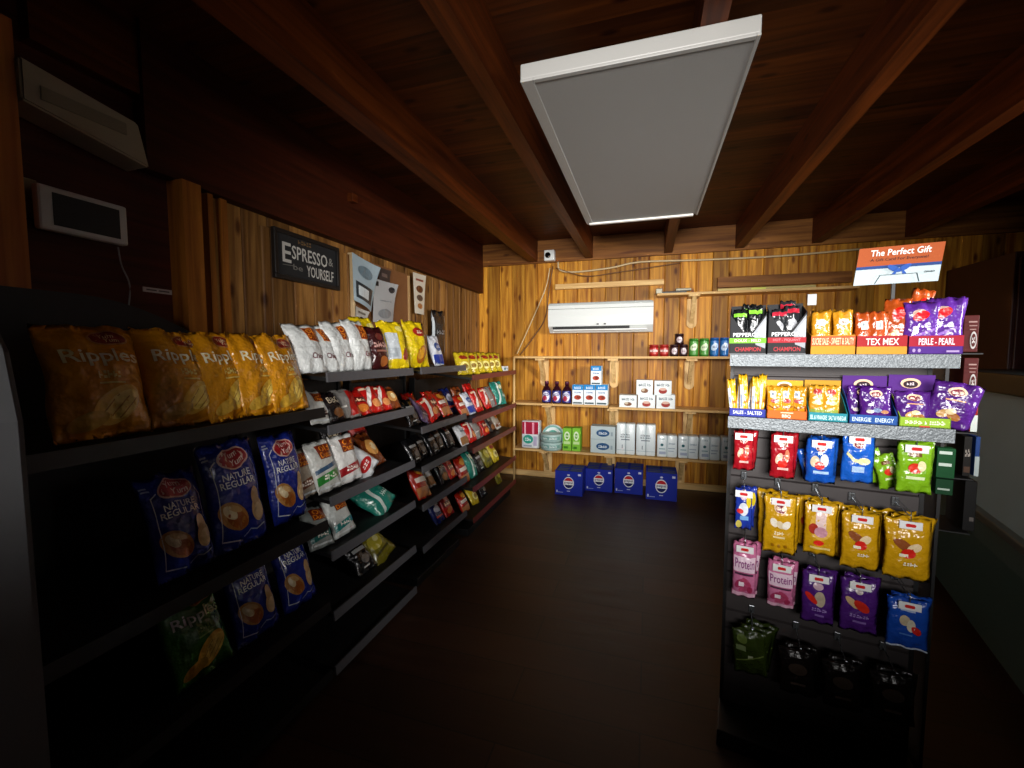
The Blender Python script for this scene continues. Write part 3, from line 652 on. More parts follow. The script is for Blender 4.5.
STY = {
 'gold':   ('d08a12', rip(), 'large golden chip bag'),
 'yum':    (YB0, yum(), 'large navy chip bag with potato picture'),
 'green_rip': ('2c6a1c', rip('b8c8a8', '6fa040'), 'dark green chip bag with pale lettering'),
 'white':  ('dfe2e0', {'printed_logo': [('rect', .50, .60, .98, .90, 'c86a20'), ('rect', .52, .62, .96, .88, '7a2410'), ('text', 'OLD', .56, .76, .92, .87, 'f0902c'), ('text', 'DUTCH', .54, .64, .94, .74, 'f0902c')], 'product_name': [('text', 'Chips', .5, .22, .94, .36, '6a1a2c'), ('rect', .04, .47, .96, .475, 'b0b4b2')]}, 'white chip bag with orange block lettering'),
 'brown':  ('3a1214', {'product_name': [('text', 'Roasted', .18, .50, .86, .64, 'c89a90', .04), ('rect', .25, .40, .78, .44, 'a06a5c'), ('ell', .5, .76, .2, .09, '6a2a24'), ('ell', .55, .18, .2, .12, 'a05a28')]}, 'dark maroon chip bag with script lettering'),
 'yellow': ('e2c414', {'printed_label': [('rect', .12, .18, .55, .72, 'c6ccd0'), ('rect', .16, .22, .5, .4, 'aab2b8'), ('ell', .78, .28, .18, .10, '8a2418', .6), ('ell', .7, .82, .16, .06, 'e8dc80')]}, 'bright yellow chip bag'),
 'yellow_front': ('e2c414', {'printed_label': [('ell', .6, .74, .3, .10, 'a01c18'), ('text', "Lay", .45, .70, .75, .78, 'f4ead0'), ('ell', .52, .26, .28, .15, 'b06018', .5), ('ell', .48, .28, .2, .1, 'dfa02c', .5)]}, 'bright yellow chip bag with red oval'),
 'white_orange': ('cfcfc8', dutch('3a1210', 'BBQ'), 'white chip bag with orange lettering'),
 'bbq':    ('171012', {'printed_label': [('text', 'BBQ', .2, .55, .85, .8, 'b8a890'), ('ell', .5, .25, .3, .15, '7a4a24')]}, 'black barbecue chip bag'),
 'silver_red': ('7c7874', {'printed_label': [('poly', [(.45, 0.04), (.98, .1), (.98, .9), (.6, .9)], 'a01812'), ('rect', .1, .3, .35, .36, 'c8c4bc')]}, 'silver and red snack bag'),
 'red':    ('a8140e', {'printed_label': [('rect', .1, .42, .9, .64, '5a0a0a'), ('text', 'HOT', .2, .45, .8, .6, 'f0c8a0'), ('ell', .5, .22, .3, .13, 'd0762a')]}, 'red snack bag'),
 'red_stripe': ('b81a14', {'printed_label': [('poly', [(.1, .2), (.3, .2), (.7, .95), (.5, .95)], 'e6dcd4'), ('ell', .65, .3, .24, .14, 'd88a50'), ('rect', .1, .8, .5, .88, 'e8c8a8')]}, 'red snack bag with white stripe'),
 'brown_orange': ('7c3a16', {'printed_label': [('ell', .5, .5, .35, .24, 'd89a50'), ('rect', .2, .72, .8, .84, '3a1408'), ('ell', .55, .5, .18, .12, 'f0d8a8')]}, 'brown and orange snack bag'),
 'white_green': ('c9cac4', {**dutch('2c8a34', 'Dill'), 'printed_stripe': [('poly', [(.06, .44), (.95, .54), (.95, .46), (.06, .36)], '3a5a78')]}, 'white chip bag with green and blue bands'),
 'white_brown': ('a09484', dutch('6a3418', 'Plain'), 'greyish chip bag with brown band'),
 'white_red': ('dcdad6', dutch('9c1c24', 'Ketchup'), 'white chip bag with dark red band'),
 'white_redspot': ('dde0e2', {'printed_label': [('ell', .5, .26, .34, .12, 'b81a1c'), ('ell', .62, .72, .26, .12, '8a4a1c', .4), ('text', 'Lay', .3, .22, .7, .31, 'f2e8e4'), ('rect', .1, .48, .5, .52, 'a8b0b8')]}, 'white snack bag with red oval'),
 'white_teal': ('c8ccc8', dutch('15807c', 'Salt'), 'white chip bag with teal band'),
 'grey_teal': ('8e9490', dutch('176660', 'Salt'), 'grey chip bag with teal band'),
 'teal':   ('1f7a6a', {'printed_label': [('poly', [(.3, .04), (.42, .04), (.58, .96), (.46, .96)], 'c8d4cc'), ('ell', .72, .75, .16, .1, 'c8c8a0'), ('text', 'Salt', .6, .3, .92, .44, 'b8d8cc')]}, 'teal chip bag with white stripe'),
 'olive':  ('6a6214', {'printed_label': [('ell', .5, .55, .3, .2, 'a89a30'), ('rect', .2, .22, .8, .28, '3a3408'), ('ell', .6, .6, .12, .08, 'd0c888')]}, 'olive yellow snack bag'),
 'red_orange': ('a8200f', {'printed_label': [('ell', .6, .78, .3, .12, 'd08c2c'), ('rect', .05, .04, .95, .32, 'b87848'), ('rect', .12, .46, .8, .6, 'e8d8cc')]}, 'red snack bag with orange picture'),
 'white_tip': ('d4d6d8', {'printed_label': [('rect', .05, .05, .95, .4, '9a6a3c'), ('rect', .3, .62, .7, .7, '7a8088')]}, 'white snack bag with brown lower half'),
 'purple_silver': ('6c5a7a', {'printed_label': [('ell', .5, .5, .3, .2, '40305a'), ('rect', .2, .24, .8, .3, 'c8c0d0'), ('rect', .25, .75, .75, .82, 'b0a8b8')]}, 'mauve silver snack bag'),
 'black':  ('0d0d0f', {'printed_label': [('rect', .2, .6, .8, .7, '9a9a98'), ('ell', .5, .35, .2, .12, '5a5652'), ('rect', .3, .14, .6, .18, 'b8b8b4')]}, 'black snack bag with pale print'),
 'navy':   ('16205a', {'printed_label': [('ell', .5, .6, .3, .14, 'c8c8d8'), ('rect', .2, .25, .8, .32, 'd84a30')]}, 'navy snack bag'),
 'small_yellow': ('c2a81c', {'printed_label': [('ell', .5, .72, .28, .1, '8a2a18'), ('ell', .5, .35, .3, .18, 'e8dc80'), ('ell', .52, .34, .18, .1, '8a6a20')]}, 'small yellow chip bag'),
 'blue_white': ('d8dce4', {'printed_label': [('rect', .05, .05, .95, .35, '1e3c9a'), ('ell', .5, .6, .3, .14, '2a4a8c'), ('text', 'chip', .3, .56, .7, .65, 'e0e4f0')]}, 'white and blue snack bag'),
}
protos = {}
def bag(style, label, loc, w_, h_, t_, yaw=0, rec=20, roll=0, group=None, seed=None):
    rot = (math.radians(-rec), math.radians(roll), PI/2 + math.radians(yaw))
    key = (style, round(w_, 3), round(h_, 3), (seed or 0) % 3)
    if key in protos: return dup(protos[key], label, loc, rot, group)
    base, arts, _ = STY[style]
    big = w_ > .17
    o = pouch('chip_bag', label, 'chip bag', w_, h_, t_, base, arts, loc, rot, seed=(seed or 0)+len(protos)*.37, group=group, res=(18, 24) if big else (12, 16))
    protos[key] = o; return o
def place(style, label, X, Y, z, w_, h_, t_, yaw=0, rec=20, roll=0, group=None, seed=0):
    return bag(style, label, (X, Y, z), w_, h_, t_, yaw, rec, roll, group, seed)

# near rack, top row: golden bags
G = 'large golden chip bags on the near black rack'
for i, (y, yaw, lb) in enumerate([(.71, -4, 'leftmost and darkest, nearest the camera'), (.905, 3, 'second from the left'), (1.045, -6, 'middle one of the five'), (1.15, 4, 'fourth from the left'), (1.262, -3, 'rightmost, beside the white bags')]):
    place('gold', 'large golden chip bag on the near rack, ' + lb, -1.275+.012*max(0, i-1), y, 1.145, .205 if i < 2 else .185, .29, .08 if i < 2 else .055, yaw if i < 2 else 6, 17, (0, 2, -2, 3, -1)[i], G, i)
G = 'navy chip bags on the near rack'
for i, (y, z, rec, h_, lb) in enumerate([(.885, .715, 18, .30, 'left one of the middle row'), (1.06, .72, 12, .35, 'centre of the middle row'), (1.265, .73, 12, .33, 'right end of the middle row'),
                                      (1.11, .375, 18, .30, 'lower row, beside the green bag'), (1.30, .375, 18, .31, 'lower row, right end')]):
    place('yum', 'large navy chip bag, ' + lb, -1.27, y, z, (.175, .20, .165, .175, .165)[i], h_, .065, 0, rec, 0, G, i)
place('green_rip', 'dark green chip bag left of the navy bag in the lowest row', -1.27, .915, .375, .185, .26, .065, 0, 20, 0, None, 2)

ordn = ['first', 'second', 'third', 'fourth', 'fifth', 'sixth', 'seventh', 'eighth', 'ninth', 'tenth', 'eleventh', 'twelfth']
def row(where, group, z, items, X=-1.27, w_=.15, h_=.2, t_=.055):
    """items: (style, Y, yaw, recline, roll, dX, scale)"""
    items = sorted(items, key=lambda q: q[1])
    for i, it in enumerate(items):
        st, y = it[0], it[1]; yaw, rec, roll, dx, sc = (list(it[2:]) + [0, 22, 0, 0, 1][len(it)-2:])[:5]
        place(st, '%s, %s from left on %s' % (STY[st][2], ordn[i], where), X+dx, y, z+max(0, -dx*.1)+.002, w_*sc, h_*sc, t_*sc, yaw, rec, roll, group, i)
row('grey rack top shelf', 'chip bags on the grey rack top shelf', 1.275, [
    ('white', 1.395, -10, 24), ('white', 1.48, -8, 24, 0, 0), ('white', 1.585, 0, 18, 0, 0, 1.06), ('white', 1.71, 2, 14, 0, 0, 1.12),
    ('brown', 1.85, -4, 12, 0, .0, 1.0), ('yellow', 1.875, -4, 10, 0, -.09, 1.2), ('yellow', 2.01, -14, 16, 0, 0, 1.22)], t_=.06, w_=.15, h_=.215)
row('middle rack top shelf', 'bags on the second rack top shelf', 1.275, [
    ('yellow_front', 2.24, -6, 14, 0, 0, 1.3), ('blue_white', 2.52, 0, 16, 0, -.02, .95), ('black', 2.47, 0, 10, 0, -.12, 1.25)], w_=.15, h_=.215)
row('grey rack second shelf', 'snack bags on the grey rack second shelf', 1.065, [
    ('white_orange', 1.44, 0, 30, 6, 0, .9), ('bbq', 1.53, 5, 30, 0, .01, .8), ('silver_red', 1.625, -10, 35, 0, 0, .9), ('red', 1.71, -10, 38, 0, 0, .85), ('red_stripe', 1.80, -12, 34, 0, .0, .9), ('red_stripe', 1.885, -12, 32, 0, 0, .85), ('brown_orange', 1.975, -6, 34, 0, 0, .8)], h_=.17, w_=.14, t_=.045)
row('grey rack third shelf', 'chip bags on the grey rack third shelf', .775, [
    ('white_brown', 1.36, 0, 20, 0, -.02, .95), ('white_green', 1.47, 0, 20, 0, 0, 1.05), ('white_red', 1.61, -5, 20, 0, 0, 1.05), ('white_redspot', 1.77, 5, 38, -38, .0, 1.05), ('brown_orange', 1.90, 5, 40, 0, -.05, .95), ('red', 1.96, 5, 20, 0, -.18, 1.1), ('orange' if 0 else 'bbq', 1.74, 0, 15, 0, -.18, 1.1)], h_=.21, w_=.14, t_=.05)
row('grey rack fourth shelf', 'chip bags on the grey rack fourth shelf', .55, [
    ('grey_teal', 1.42, 0, 30, 8, 0, .95), ('white_teal', 1.56, 0, 26, 0, 0, .95), ('teal', 1.90, 5, 42, -30, .0, 1.15)], h_=.19, w_=.15, t_=.05)
row('grey rack fifth shelf', 'snack bags on the grey rack fifth shelf', .298, [('olive', 1.88, 0, 44, -20, 0, 1.1), ('black', 1.72, 0, 40, 0, 0, 1.0)], h_=.18, w_=.15, t_=.05)
row('middle rack second shelf', 'snack bags on the middle rack second shelf', .94, [
    ('black', 2.18, 0, 30, 0, 0, 1), ('red', 2.36, 0, 30, 0, -.08, 1.1), ('purple_silver', 2.31, 0, 42, 25, 0, 1.05), ('red_stripe', 2.44, 0, 34, -15, 0, 1), ('red', 2.53, 0, 28, 0, -.04, 1.1), ('red_orange', 2.61, 0, 36, 0, 0, 1.1), ('brown_orange', 2.70, 0, 30, 0, -.05, 1)], h_=.17, w_=.13, t_=.045)
row('middle rack third shelf', 'dark bags on the middle rack third shelf', .715, [('black', 2.2 + .115*i, 0, 30, 0, -.02*(i % 2), 1) for i in range(5)], h_=.16, w_=.12, t_=.045)
row('middle rack fourth shelf', 'snack bags on the middle rack fourth shelf', .495, [
    ('red_orange', 2.24, 0, 28, 6, .02, 1.25), ('white_tip', 2.42, -5, 28, 0, -.04, 1.05), ('bbq', 2.56, 0, 30, 0, 0, 1), ('red', 2.68, 0, 30, 0, 0, .9)], h_=.17, w_=.13, t_=.045)
row('middle rack lowest shelf', 'snack bags on the middle rack lowest shelf', .25, [('red', 2.62, 0, 30, 0, 0, 1), ('navy', 2.48, 0, 30, 0, 0, 1)], h_=.16, w_=.13, t_=.045)
row('red rack top shelf', 'small yellow chip bags on the red rack', 1.20, [('small_yellow', 2.97+.14*i, -32, 24, (0, 5, -4, 6, 0, 4)[i], 0, 1) for i in range(6)], h_=.185, w_=.14, t_=.05, X=-1.3)
row('red rack second shelf', 'snack bags on the red rack second shelf', .885, [
    ('navy', 2.95, 0, 24, 0, -.1, 1.15), ('red_orange', 2.97, 0, 30, 0, 0, .95), ('blue_white', 3.10, 0, 28, 0, 0, 1), ('brown_orange', 3.16, 0, 20, 0, -.12, 1.1), ('red_stripe', 3.26, 0, 26, 0, 0, 1.05), ('red', 3.36, 0, 22, 0, -.09, 1.2), ('red_stripe', 3.46, 0, 26, 0, 0, 1.05), ('silver_red', 3.60, 0, 26, 0, 0, 1.05), ('teal', 3.78, -20, 22, 0, 0, 1.2)], h_=.19, w_=.145, t_=.05, X=-1.3)
row('red rack third shelf', 'snack bags on the red rack third shelf', .665, [
    ('white_tip', 2.97, 0, 30, 0, 0, 1), ('red_stripe', 3.12, 0, 30, 0, 0, 1.05), ('silver_red', 3.27, 0, 30, 0, 0, 1.05), ('red', 3.42, 0, 30, 0, 0, 1), ('bbq', 3.57, 0, 30, 0, 0, 1), ('white_brown', 3.73, 0, 30, 0, 0, .95)], h_=.17, w_=.14, t_=.045, X=-1.3)
row('red rack fourth shelf', 'snack bags on the red rack fourth shelf', .375, [
    ('red_orange', 2.96, 0, 22, 0, 0, 1.1), ('teal', 3.13, 0, 26, 0, 0, 1.15), ('black', 3.30, 0, 30, 0, 0, 1), ('olive', 3.48, 0, 30, 0, 0, 1.1), ('small_yellow', 3.66, 0, 30, 0, 0, 1.05)], h_=.19, w_=.145, t_=.05, X=-1.3)
row('red rack lowest shelf', 'snack bags on the red rack lowest shelf', .145, [
    ('red_orange', 2.97, 0, 26, 0, 0, 1), ('small_yellow', 3.16, 0, 34, 10, 0, 1.1), ('black', 3.36, 0, 30, 0, 0, 1), ('olive', 3.75, 0, 26, 0, 0, .9)], h_=.17, w_=.14, t_=.045, X=-1.3)
T = thing('small_carton', 'small white carton at the far end of the red rack top shelf', 'carton', (-1.27, 3.84, 1.20), (0, 0, PI/2))
obj('carton', bx(-.07, .07, 0, .09, 0, .045, .002), card('d8dcdc'), T); art('printed_front', [('rect', .1, .3, .5, .7, '5a8a9a'), ('rect', .6, .4, .9, .5, '808888')], flat_f(.14, .045), T, thr=0)

# ================================================================== LEFT WALL THINGS
def on_left(px, x=XL+.02): return atX(px[0], px[1], x)
# chalkboard sign
a, b = on_left((270, 232)), on_left((337, 290)); c = on_left((270, 278)); d = on_left((337, 244))
yc = (a.y+b.y)/2; W_ = b.y-a.y; zt_, zb_ = (a.z+d.z)/2, (c.z+b.z)/2; H_ = zt_-zb_
T = thing('chalkboard_sign', 'black framed chalkboard sign reading Espresso Yourself on the wall', 'sign', (XL+.022, yc, zb_), (0, 0, PI/2))
bm = bmesh.new()
for q in ((-W_/2, W_/2, 0, .022), (-W_/2, W_/2, H_-.022, H_), (-W_/2, -W_/2+.022, .022, H_-.022), (W_/2-.022, W_/2, .022, H_-.022)): box(bm, q[0], q[1], -.024, 0, q[2], q[3], .003)
obj('frame', bm, mat('sign_frame', '120f0e', .5), T)
obj('board', bx(-W_/2+.02, W_/2-.02, -.012, -.002, .02, H_-.02), mat('chalkboard', '1b1c1e', .8), T)
art('lettering', [('text', 'E', .12, .36, .24, .76, 'c9c6bf'), ('text', 'SPRESSO', .25, .46, .80, .74, 'c9c6bf'), ('text', '&', .82, .52, .90, .70, '8c8a84'), ('text', 'YOURSELF', .46, .16, .90, .40, 'c9c6bf'), ('text', 'be', .26, .24, .40, .36, '77756f'), ('text', 'given', .34, .80, .54, .90, '7a5f40'), ('line', [(.12, .3), (.3, .32)], .012, '77756f')], flat_f(W_, H_, -.0125), T, thr=0)
# framed board + papers
a, b = on_left((351, 252)), on_left((408, 345))
T = thing('pin_board', 'brown board with pale edge strips behind the pinned papers', 'board', (XL+.001, (a.y+b.y)/2, 1.30), (0, 0, PI/2))
W_ = b.y-a.y
obj('board', bx(-W_/2, W_/2, -.028, 0, 0, .68, .002), mat('board_brown', '7a4e2a', .6, var=.15), T)
obj('edge_strip', bx(-W_/2-.012, -W_/2+.004, -.04, 0, 0, .70, .002), mat('strip_pale', 'd8bd90', .5), T)
obj('edge_strip', bx(W_/2-.01, W_/2+.01, -.04, 0, 0, .67, .002), mat('strip_tan', 'b08c5c', .5), T)
def sheet(label, pts, X, base, items, curl=.03, name='wall_paper_sheet'):
    """pts: TL, TR, BL, BR pixels"""
    q = [atX(p[0], p[1], X) for p in pts]; T = thing(name, label, 'paper', (X, q[2].y, q[2].z))
    o = Vector(T.location)
    def f(u, v, l=0):
        p = (q[2]*(1-u)+q[3]*u)*(1-v) + (q[0]*(1-u)+q[1]*u)*v - o
        p.x += l + curl*(math.sin(PI*u)*.6*(1-v) + (u*v)**3)
        return p
    bm = bmesh.new(); n = 8; A = [[bm.verts.new(f(i/n, j/n)) for j in range(n+1)] for i in range(n+1)]
    B = [[bm.verts.new(f(i/n, j/n)-Vector((.0012, 0, 0))) for j in range(n+1)] for i in range(n+1)]
    for i in range(n):
        for j in range(n):
            bm.faces.new((A[i][j], A[i+1][j], A[i+1][j+1], A[i][j+1])); bm.faces.new((B[i][j], B[i][j+1], B[i+1][j+1], B[i+1][j]))
    for i in range(n):
        for (r0, r1, s0, s1) in ((A[i][0], A[i+1][0], B[i][0], B[i+1][0]), (A[i][n], A[i+1][n], B[i][n], B[i+1][n]), (A[0][i], A[0][i+1], B[0][i], B[0][i+1]), (A[n][i], A[n][i+1], B[n][i], B[n][i+1])):
            bm.faces.new((r0, r1, s1, s0))
    bmesh.ops.recalc_face_normals(bm, faces=bm.faces)
    obj('sheet', bm, mat('paper_'+base, base, .6), T, smooth=False); art('printed_front', items, f, T, thr=.14, base=.001)
sheet('curled grey blue poster sheet at the left of the papers', [(352, 252), (377, 268), (354, 300), (371, 312)], XL+.06, '9fb0b8', [('rect', .1, .1, .9, .45, '2a3338'), ('rect', .2, .17, .7, .38, 'c8d0d2'), ('ell', .5, .72, .3, .13, '6c808a')])
sheet('small patterned sheet under the curled poster', [(356, 306), (366, 312), (355, 334), (365, 336)], XL+.05, 'b0aaa0', [('ell', .5, .5, .25, .2, '2c2620'), ('rect', .2, .8, .8, .88, '6a6258')])
sheet('grey notice sheet with black clips at the top', [(374, 278), (395, 285), (373, 322), (393, 322)], XL+.055, 'a8a8a8', [('rect', .05, .84, .2, .95, '181818'), ('ell', .78, .82, .14, .08, '20242a'), ('ell', .5, .2, .32, .12, '80868a'), ('rect', .25, .5, .8, .53, '8a8e90')])
sheet('dark small card above the notice sheet', [(379, 267), (390, 271), (379, 279), (390, 283)], XL+.05, '3a2e2a', [('rect', .2, .3, .7, .6, '6a5a54')], .01)
sheet('narrow white sheet with coffee cup pictures', [(413, 272), (425, 276), (415, 313), (424, 315)], XL+.04, 'cfc6b4', [('ell', .5, .62, .3, .09, '5a3018'), ('ell', .5, .4, .3, .08, '4a3a30'), ('ell', .5, .2, .25, .07, 'a06a3a'), ('rect', .2, .82, .8, .87, '8a4030')], .01)
T = thing('hanging_bag', 'black and white packages hanging on the left wall', 'bag', atX(438, 358, XL+.05), (0, 0, PI/2))
f = pouch_f(.26, .42, .07, 5); obj('foil_pouch', pouch_mesh(f), foil('15181c'), T)
art('printed_label', [('rect', 0.02, .05, .12, .95, 'c8d0d4'), ('rect', .86, .1, .97, .9, 'b0b8be'), ('text', 'coffee', .2, .5, .8, .6, '8a8e90')], f, T, thr=.16)
# screen with white frame, tiny label strip, box at upper left, cord
q = [atX(p[0], p[1], XL+.09) for p in ((38, 181), (129, 207), (43, 226), (129, 247))]
yc = (q[0].y+q[1].y)/2; W_ = q[1].y-q[0].y; zb_ = (q[2].z+q[3].z)/2; H_ = (q[0].z+q[1].z)/2-zb_
T = thing('wall_tablet', 'dark screen with a white frame on the near left wall', 'screen', (XL+.05, yc, zb_), (0, 0, PI/2))
obj('white_frame', bx(-W_/2, W_/2, -.03, 0, 0, H_, .008), mat('tablet_white', 'c9c9c6', .3), T)
obj('screen', bx(-W_/2+.035, W_/2-.025, -.032, -.02, .018, H_-.018, .001), mat('screen_black', '040405', .5), T)
obj('wall_mount', bx(-.05, .05, 0, .049, H_*.3, H_*.7), m_blk, T)
a = atX(118, 247, XL+.04)
tag(obj('power_cord', tube(bmesh.new(), curve_pts([(a.x, a.y, a.z), (XL+.02, a.y+.02, a.z-.06), (XL+.015, a.y+.045, a.z-.13), (XL+.015, a.y+.03, a.z-.25)], 16), .0025, 6), mat('cord_grey', '8a8a88', .5)), 'thin white cord hanging from the wall screen', 'cord')
a, b = atX(143, 287, XL+.004), atX(172, 293, XL+.004)
T = thing('label_strip', 'tiny white label strip stuck on the dark wall beside the post', 'label', (XL+.001, (a.y+b.y)/2, (a.z+b.z)/2-.012), (0, 0, PI/2))
obj('strip', bx(-(b.y-a.y)/2, (b.y-a.y)/2, -.003, 0, 0, .018), ink('b8aca4'), T)
art('printed_front', [('rect', .1, .35, .45, .65, '5a504c'), ('rect', .52, .35, .9, .65, '5a504c')], flat_f(b.y-a.y, .018, -.003), T, thr=0)
T = thing('emergency_light', 'pale angular box mounted high on the near left wall', 'light', (0, 0, 0))
P1 = [(.80, 2.08), (1.13, 2.02), (1.10, 2.16), (.80, 2.20)]
bm = bmesh.new(); prism(bm, P1, 'X', XL, XL+.12); bmesh.ops.bevel(bm, geom=list(bm.edges), offset=.006, segments=2, affect='EDGES'); obj('casing', bm, mat('beige_box', 'a89c86', .5), T)
obj('lens_bar', bx(XL+.12, XL+.125, .84, 1.06, 2.10, 2.14, .002), mat('lens_bar', '8a8270', .3), T)
q = atX(27, 200, XL+.02)
tag(obj('switch_plate', bx(XL, XL+.012, q.y-.012, q.y+.03, q.z-.05, q.z+.07, .003), mat('switch_beige', '8a7a5c', .5)), 'narrow beige plate left of the white framed screen', 'plate')
a = atX(352, 188, XL+.09)
tag(obj('joist_hook', bx(XL+.06, XL+.10, 2.28, 2.33, 2.29, 2.34, .003), m_beam), 'small wooden block fixed to the dark header board', 'block')

# ================================================================== GREY COOLER AT THE FAR LEFT EDGE
T = thing('light_blocker', 'dark wooden counter added behind the photographer to block light', 'counter', (0, 0, 0))  # unseen counter added to shade the floor and lower shelves
obj('carcass', bx(-1.0, 1.3, -.74, -.34, 0, 1.16, .004), m_dark, T)
obj('blocker_top', bx(-1.03, 1.33, -.77, -.31, 1.161, 1.20, .004), wood('blocker_wood', '2c140a', '4a2410', 'X', 0, 'X', .4), T)
T = thing('grey_cooler', 'dark grey rounded cabinet at the left edge of the picture', 'cabinet', (0, 0, 0))
prof = [(-1.60, .02), (-1.60, 1.40), (-1.54, 1.49), (-1.45, 1.53), (-1.30, 1.535), (-1.18, 1.51), (-1.08, 1.45), (-1.02, 1.36), (-.995, 1.24), (-.99, .02)]
bm = bmesh.new(); prism(bm, prof, 'Y', -.05, .44); bmesh.ops.bevel(bm, geom=[e for e in bm.edges if abs(e.verts[0].co.y-e.verts[1].co.y) < 1e-4], offset=.012, segments=2, affect='EDGES')
obj('body', bm, mat('cooler_grey', '57585a', .5), T, smooth=False)
obj('kick_plate', bx(-1.56, -1.04, -.02, .42, 0, .03), m_blk, T)

# ================================================================== RIGHT DISPLAY RACK
DO = Vector((.253, 1.55, 0)); DANG = math.atan2(-.10, .542); DE = Vector((math.cos(DANG), math.sin(DANG), 0)); DN = Vector((math.sin(DANG), -math.cos(DANG), 0))   # DN faces the camera
DW = .553
def dl(px, py, back=0):
    """display-local (x, z) where the pixel's ray meets the plane `back` metres behind the front edge"""
    p = on_plane(px, py, DO - DN*back, DN); return (p-DO).dot(DE), p.z
def dw(x, back, z): return DO + DE*x - DN*back + Vector((0, 0, z))
DR = (0, 0, DANG)
m_alu = mat('shelf_speckled_grey', '6c7276', .4, .3, bump=.3, scale=180, var=.35)
m_slat = mat('slatwall_grey', '3a3434', .6, var=.2, scale=12)
T = thing('snack_display', 'dark slatwall display stand with two grey edged shelves and hooks', 'display stand', (DO.x, DO.y, 0), DR)
bm = bmesh.new(); z = .06
while z < 1.40:
    prism(bm, [(.155, z), (.155, z+.062), (.165, z+.066), (.165, z+.072), (.18, z+.072), (.18, z)], 'X', .012, DW-.022); z += .072
obj('slatwall', bm, m_slat, T)
obj('back_board', bx(0.01, DW-.02, .18, .19, .05, 1.42), m_blk, T)
obj('base', bx(0, DW, .0, .30, 0, .06, .004), m_blk, T)
zs1, zs2 = 1.352, 1.150
for zt_, lb in ((zs1, 0), (zs2, 1)):
    sh = obj('shelf', bx(.004, DW-.006, .004, .155, zt_-.012, zt_-.001), m_blk, T)
    obj('shelf_edge', bx(.002, DW-.004, -.002, .004, zt_-.038, zt_+.0, .0008), m_alu, sh)
for x in (.008, DW-.018):
    obj('upright', bx(x-.006, x+.006, .155, .195, 0, 1.42), m_blk, T)

# display cartons filled with pouches
def tray(label, px0, px1, z, lip_h, back_h, base, lip_items, back_items=None, depth=.125, backc=None, slope=.7, group=None):
    x0, x1 = dl(px0, 400, .006)[0], dl(px1, 400, .006)[0]; w_ = (x1-x0)*.985
    T = thing('display_box', label, 'display box', dw((x0+x1)/2, .006, z+.0005), DR, group)
    t = .002
    bm = bmesh.new()
    box(bm, -w_/2, w_/2, 0, t, 0, lip_h); box(bm, -w_/2, w_/2, 0, depth, 0, t)
    for s in (-1, 1):
        xs = s*(w_/2-t); prism(bm, [(0, 0), (depth, 0), (depth, back_h*slope), (depth*.6, back_h*.55 if back_h*.55 > lip_h else lip_h), (0, lip_h)], 'X', xs-t if s < 0 else xs, xs if s < 0 else xs+t)
    obj('tray', bm, card(base), T)
    if back_h > lip_h:
        bk = obj('back_card', bx(-w_/2, w_/2, depth-t, depth, 0, back_h), card(backc or base), T)
        if back_items: art('printed_back', back_items, flat_f(w_, back_h, depth-t-.0005), T, thr=0)
    art('printed_lip', lip_items, flat_f(w_, lip_h), T, thr=0)
    return T, (x0+x1)/2, w_
pprot = {}
def spouch(style, label, x, back, z, w_, h_, t_, yaw=0, rec=0, roll=0, seed=0, group=None, name='snack_pouch'):
    rot = (math.radians(-rec), math.radians(roll), DANG + math.radians(yaw)); loc = dw(x, back, z)
    key = (style, round(w_, 3), round(h_, 3), seed % 2)
    if key in pprot: return dup(pprot[key], label, loc, rot, group)
    base, arts = PST[style]
    o = pouch(name, label, 'snack pouch', w_, h_, t_, base, arts, loc, rot, seed=seed+len(pprot)*.71, group=group, res=(12, 16), pinch=.03, wr=.7)
    pprot[key] = o; return o
nuts = [('ell', .38, .30, .14, .09, 'c79a5a', .4), ('ell', .60, .26, .15, .08, 'a86a30', -.3), ('ell', .5, .36, .11, .07, 'e4cfa0')]
dome = [('ell', .5, .80, .20, .10, 'e8c8a8'), ('ell', .5, .78, .15, .075, '7a1a30'), ('text', 'MIX', .40, .75, .60, .81, 'f0e0d0')]
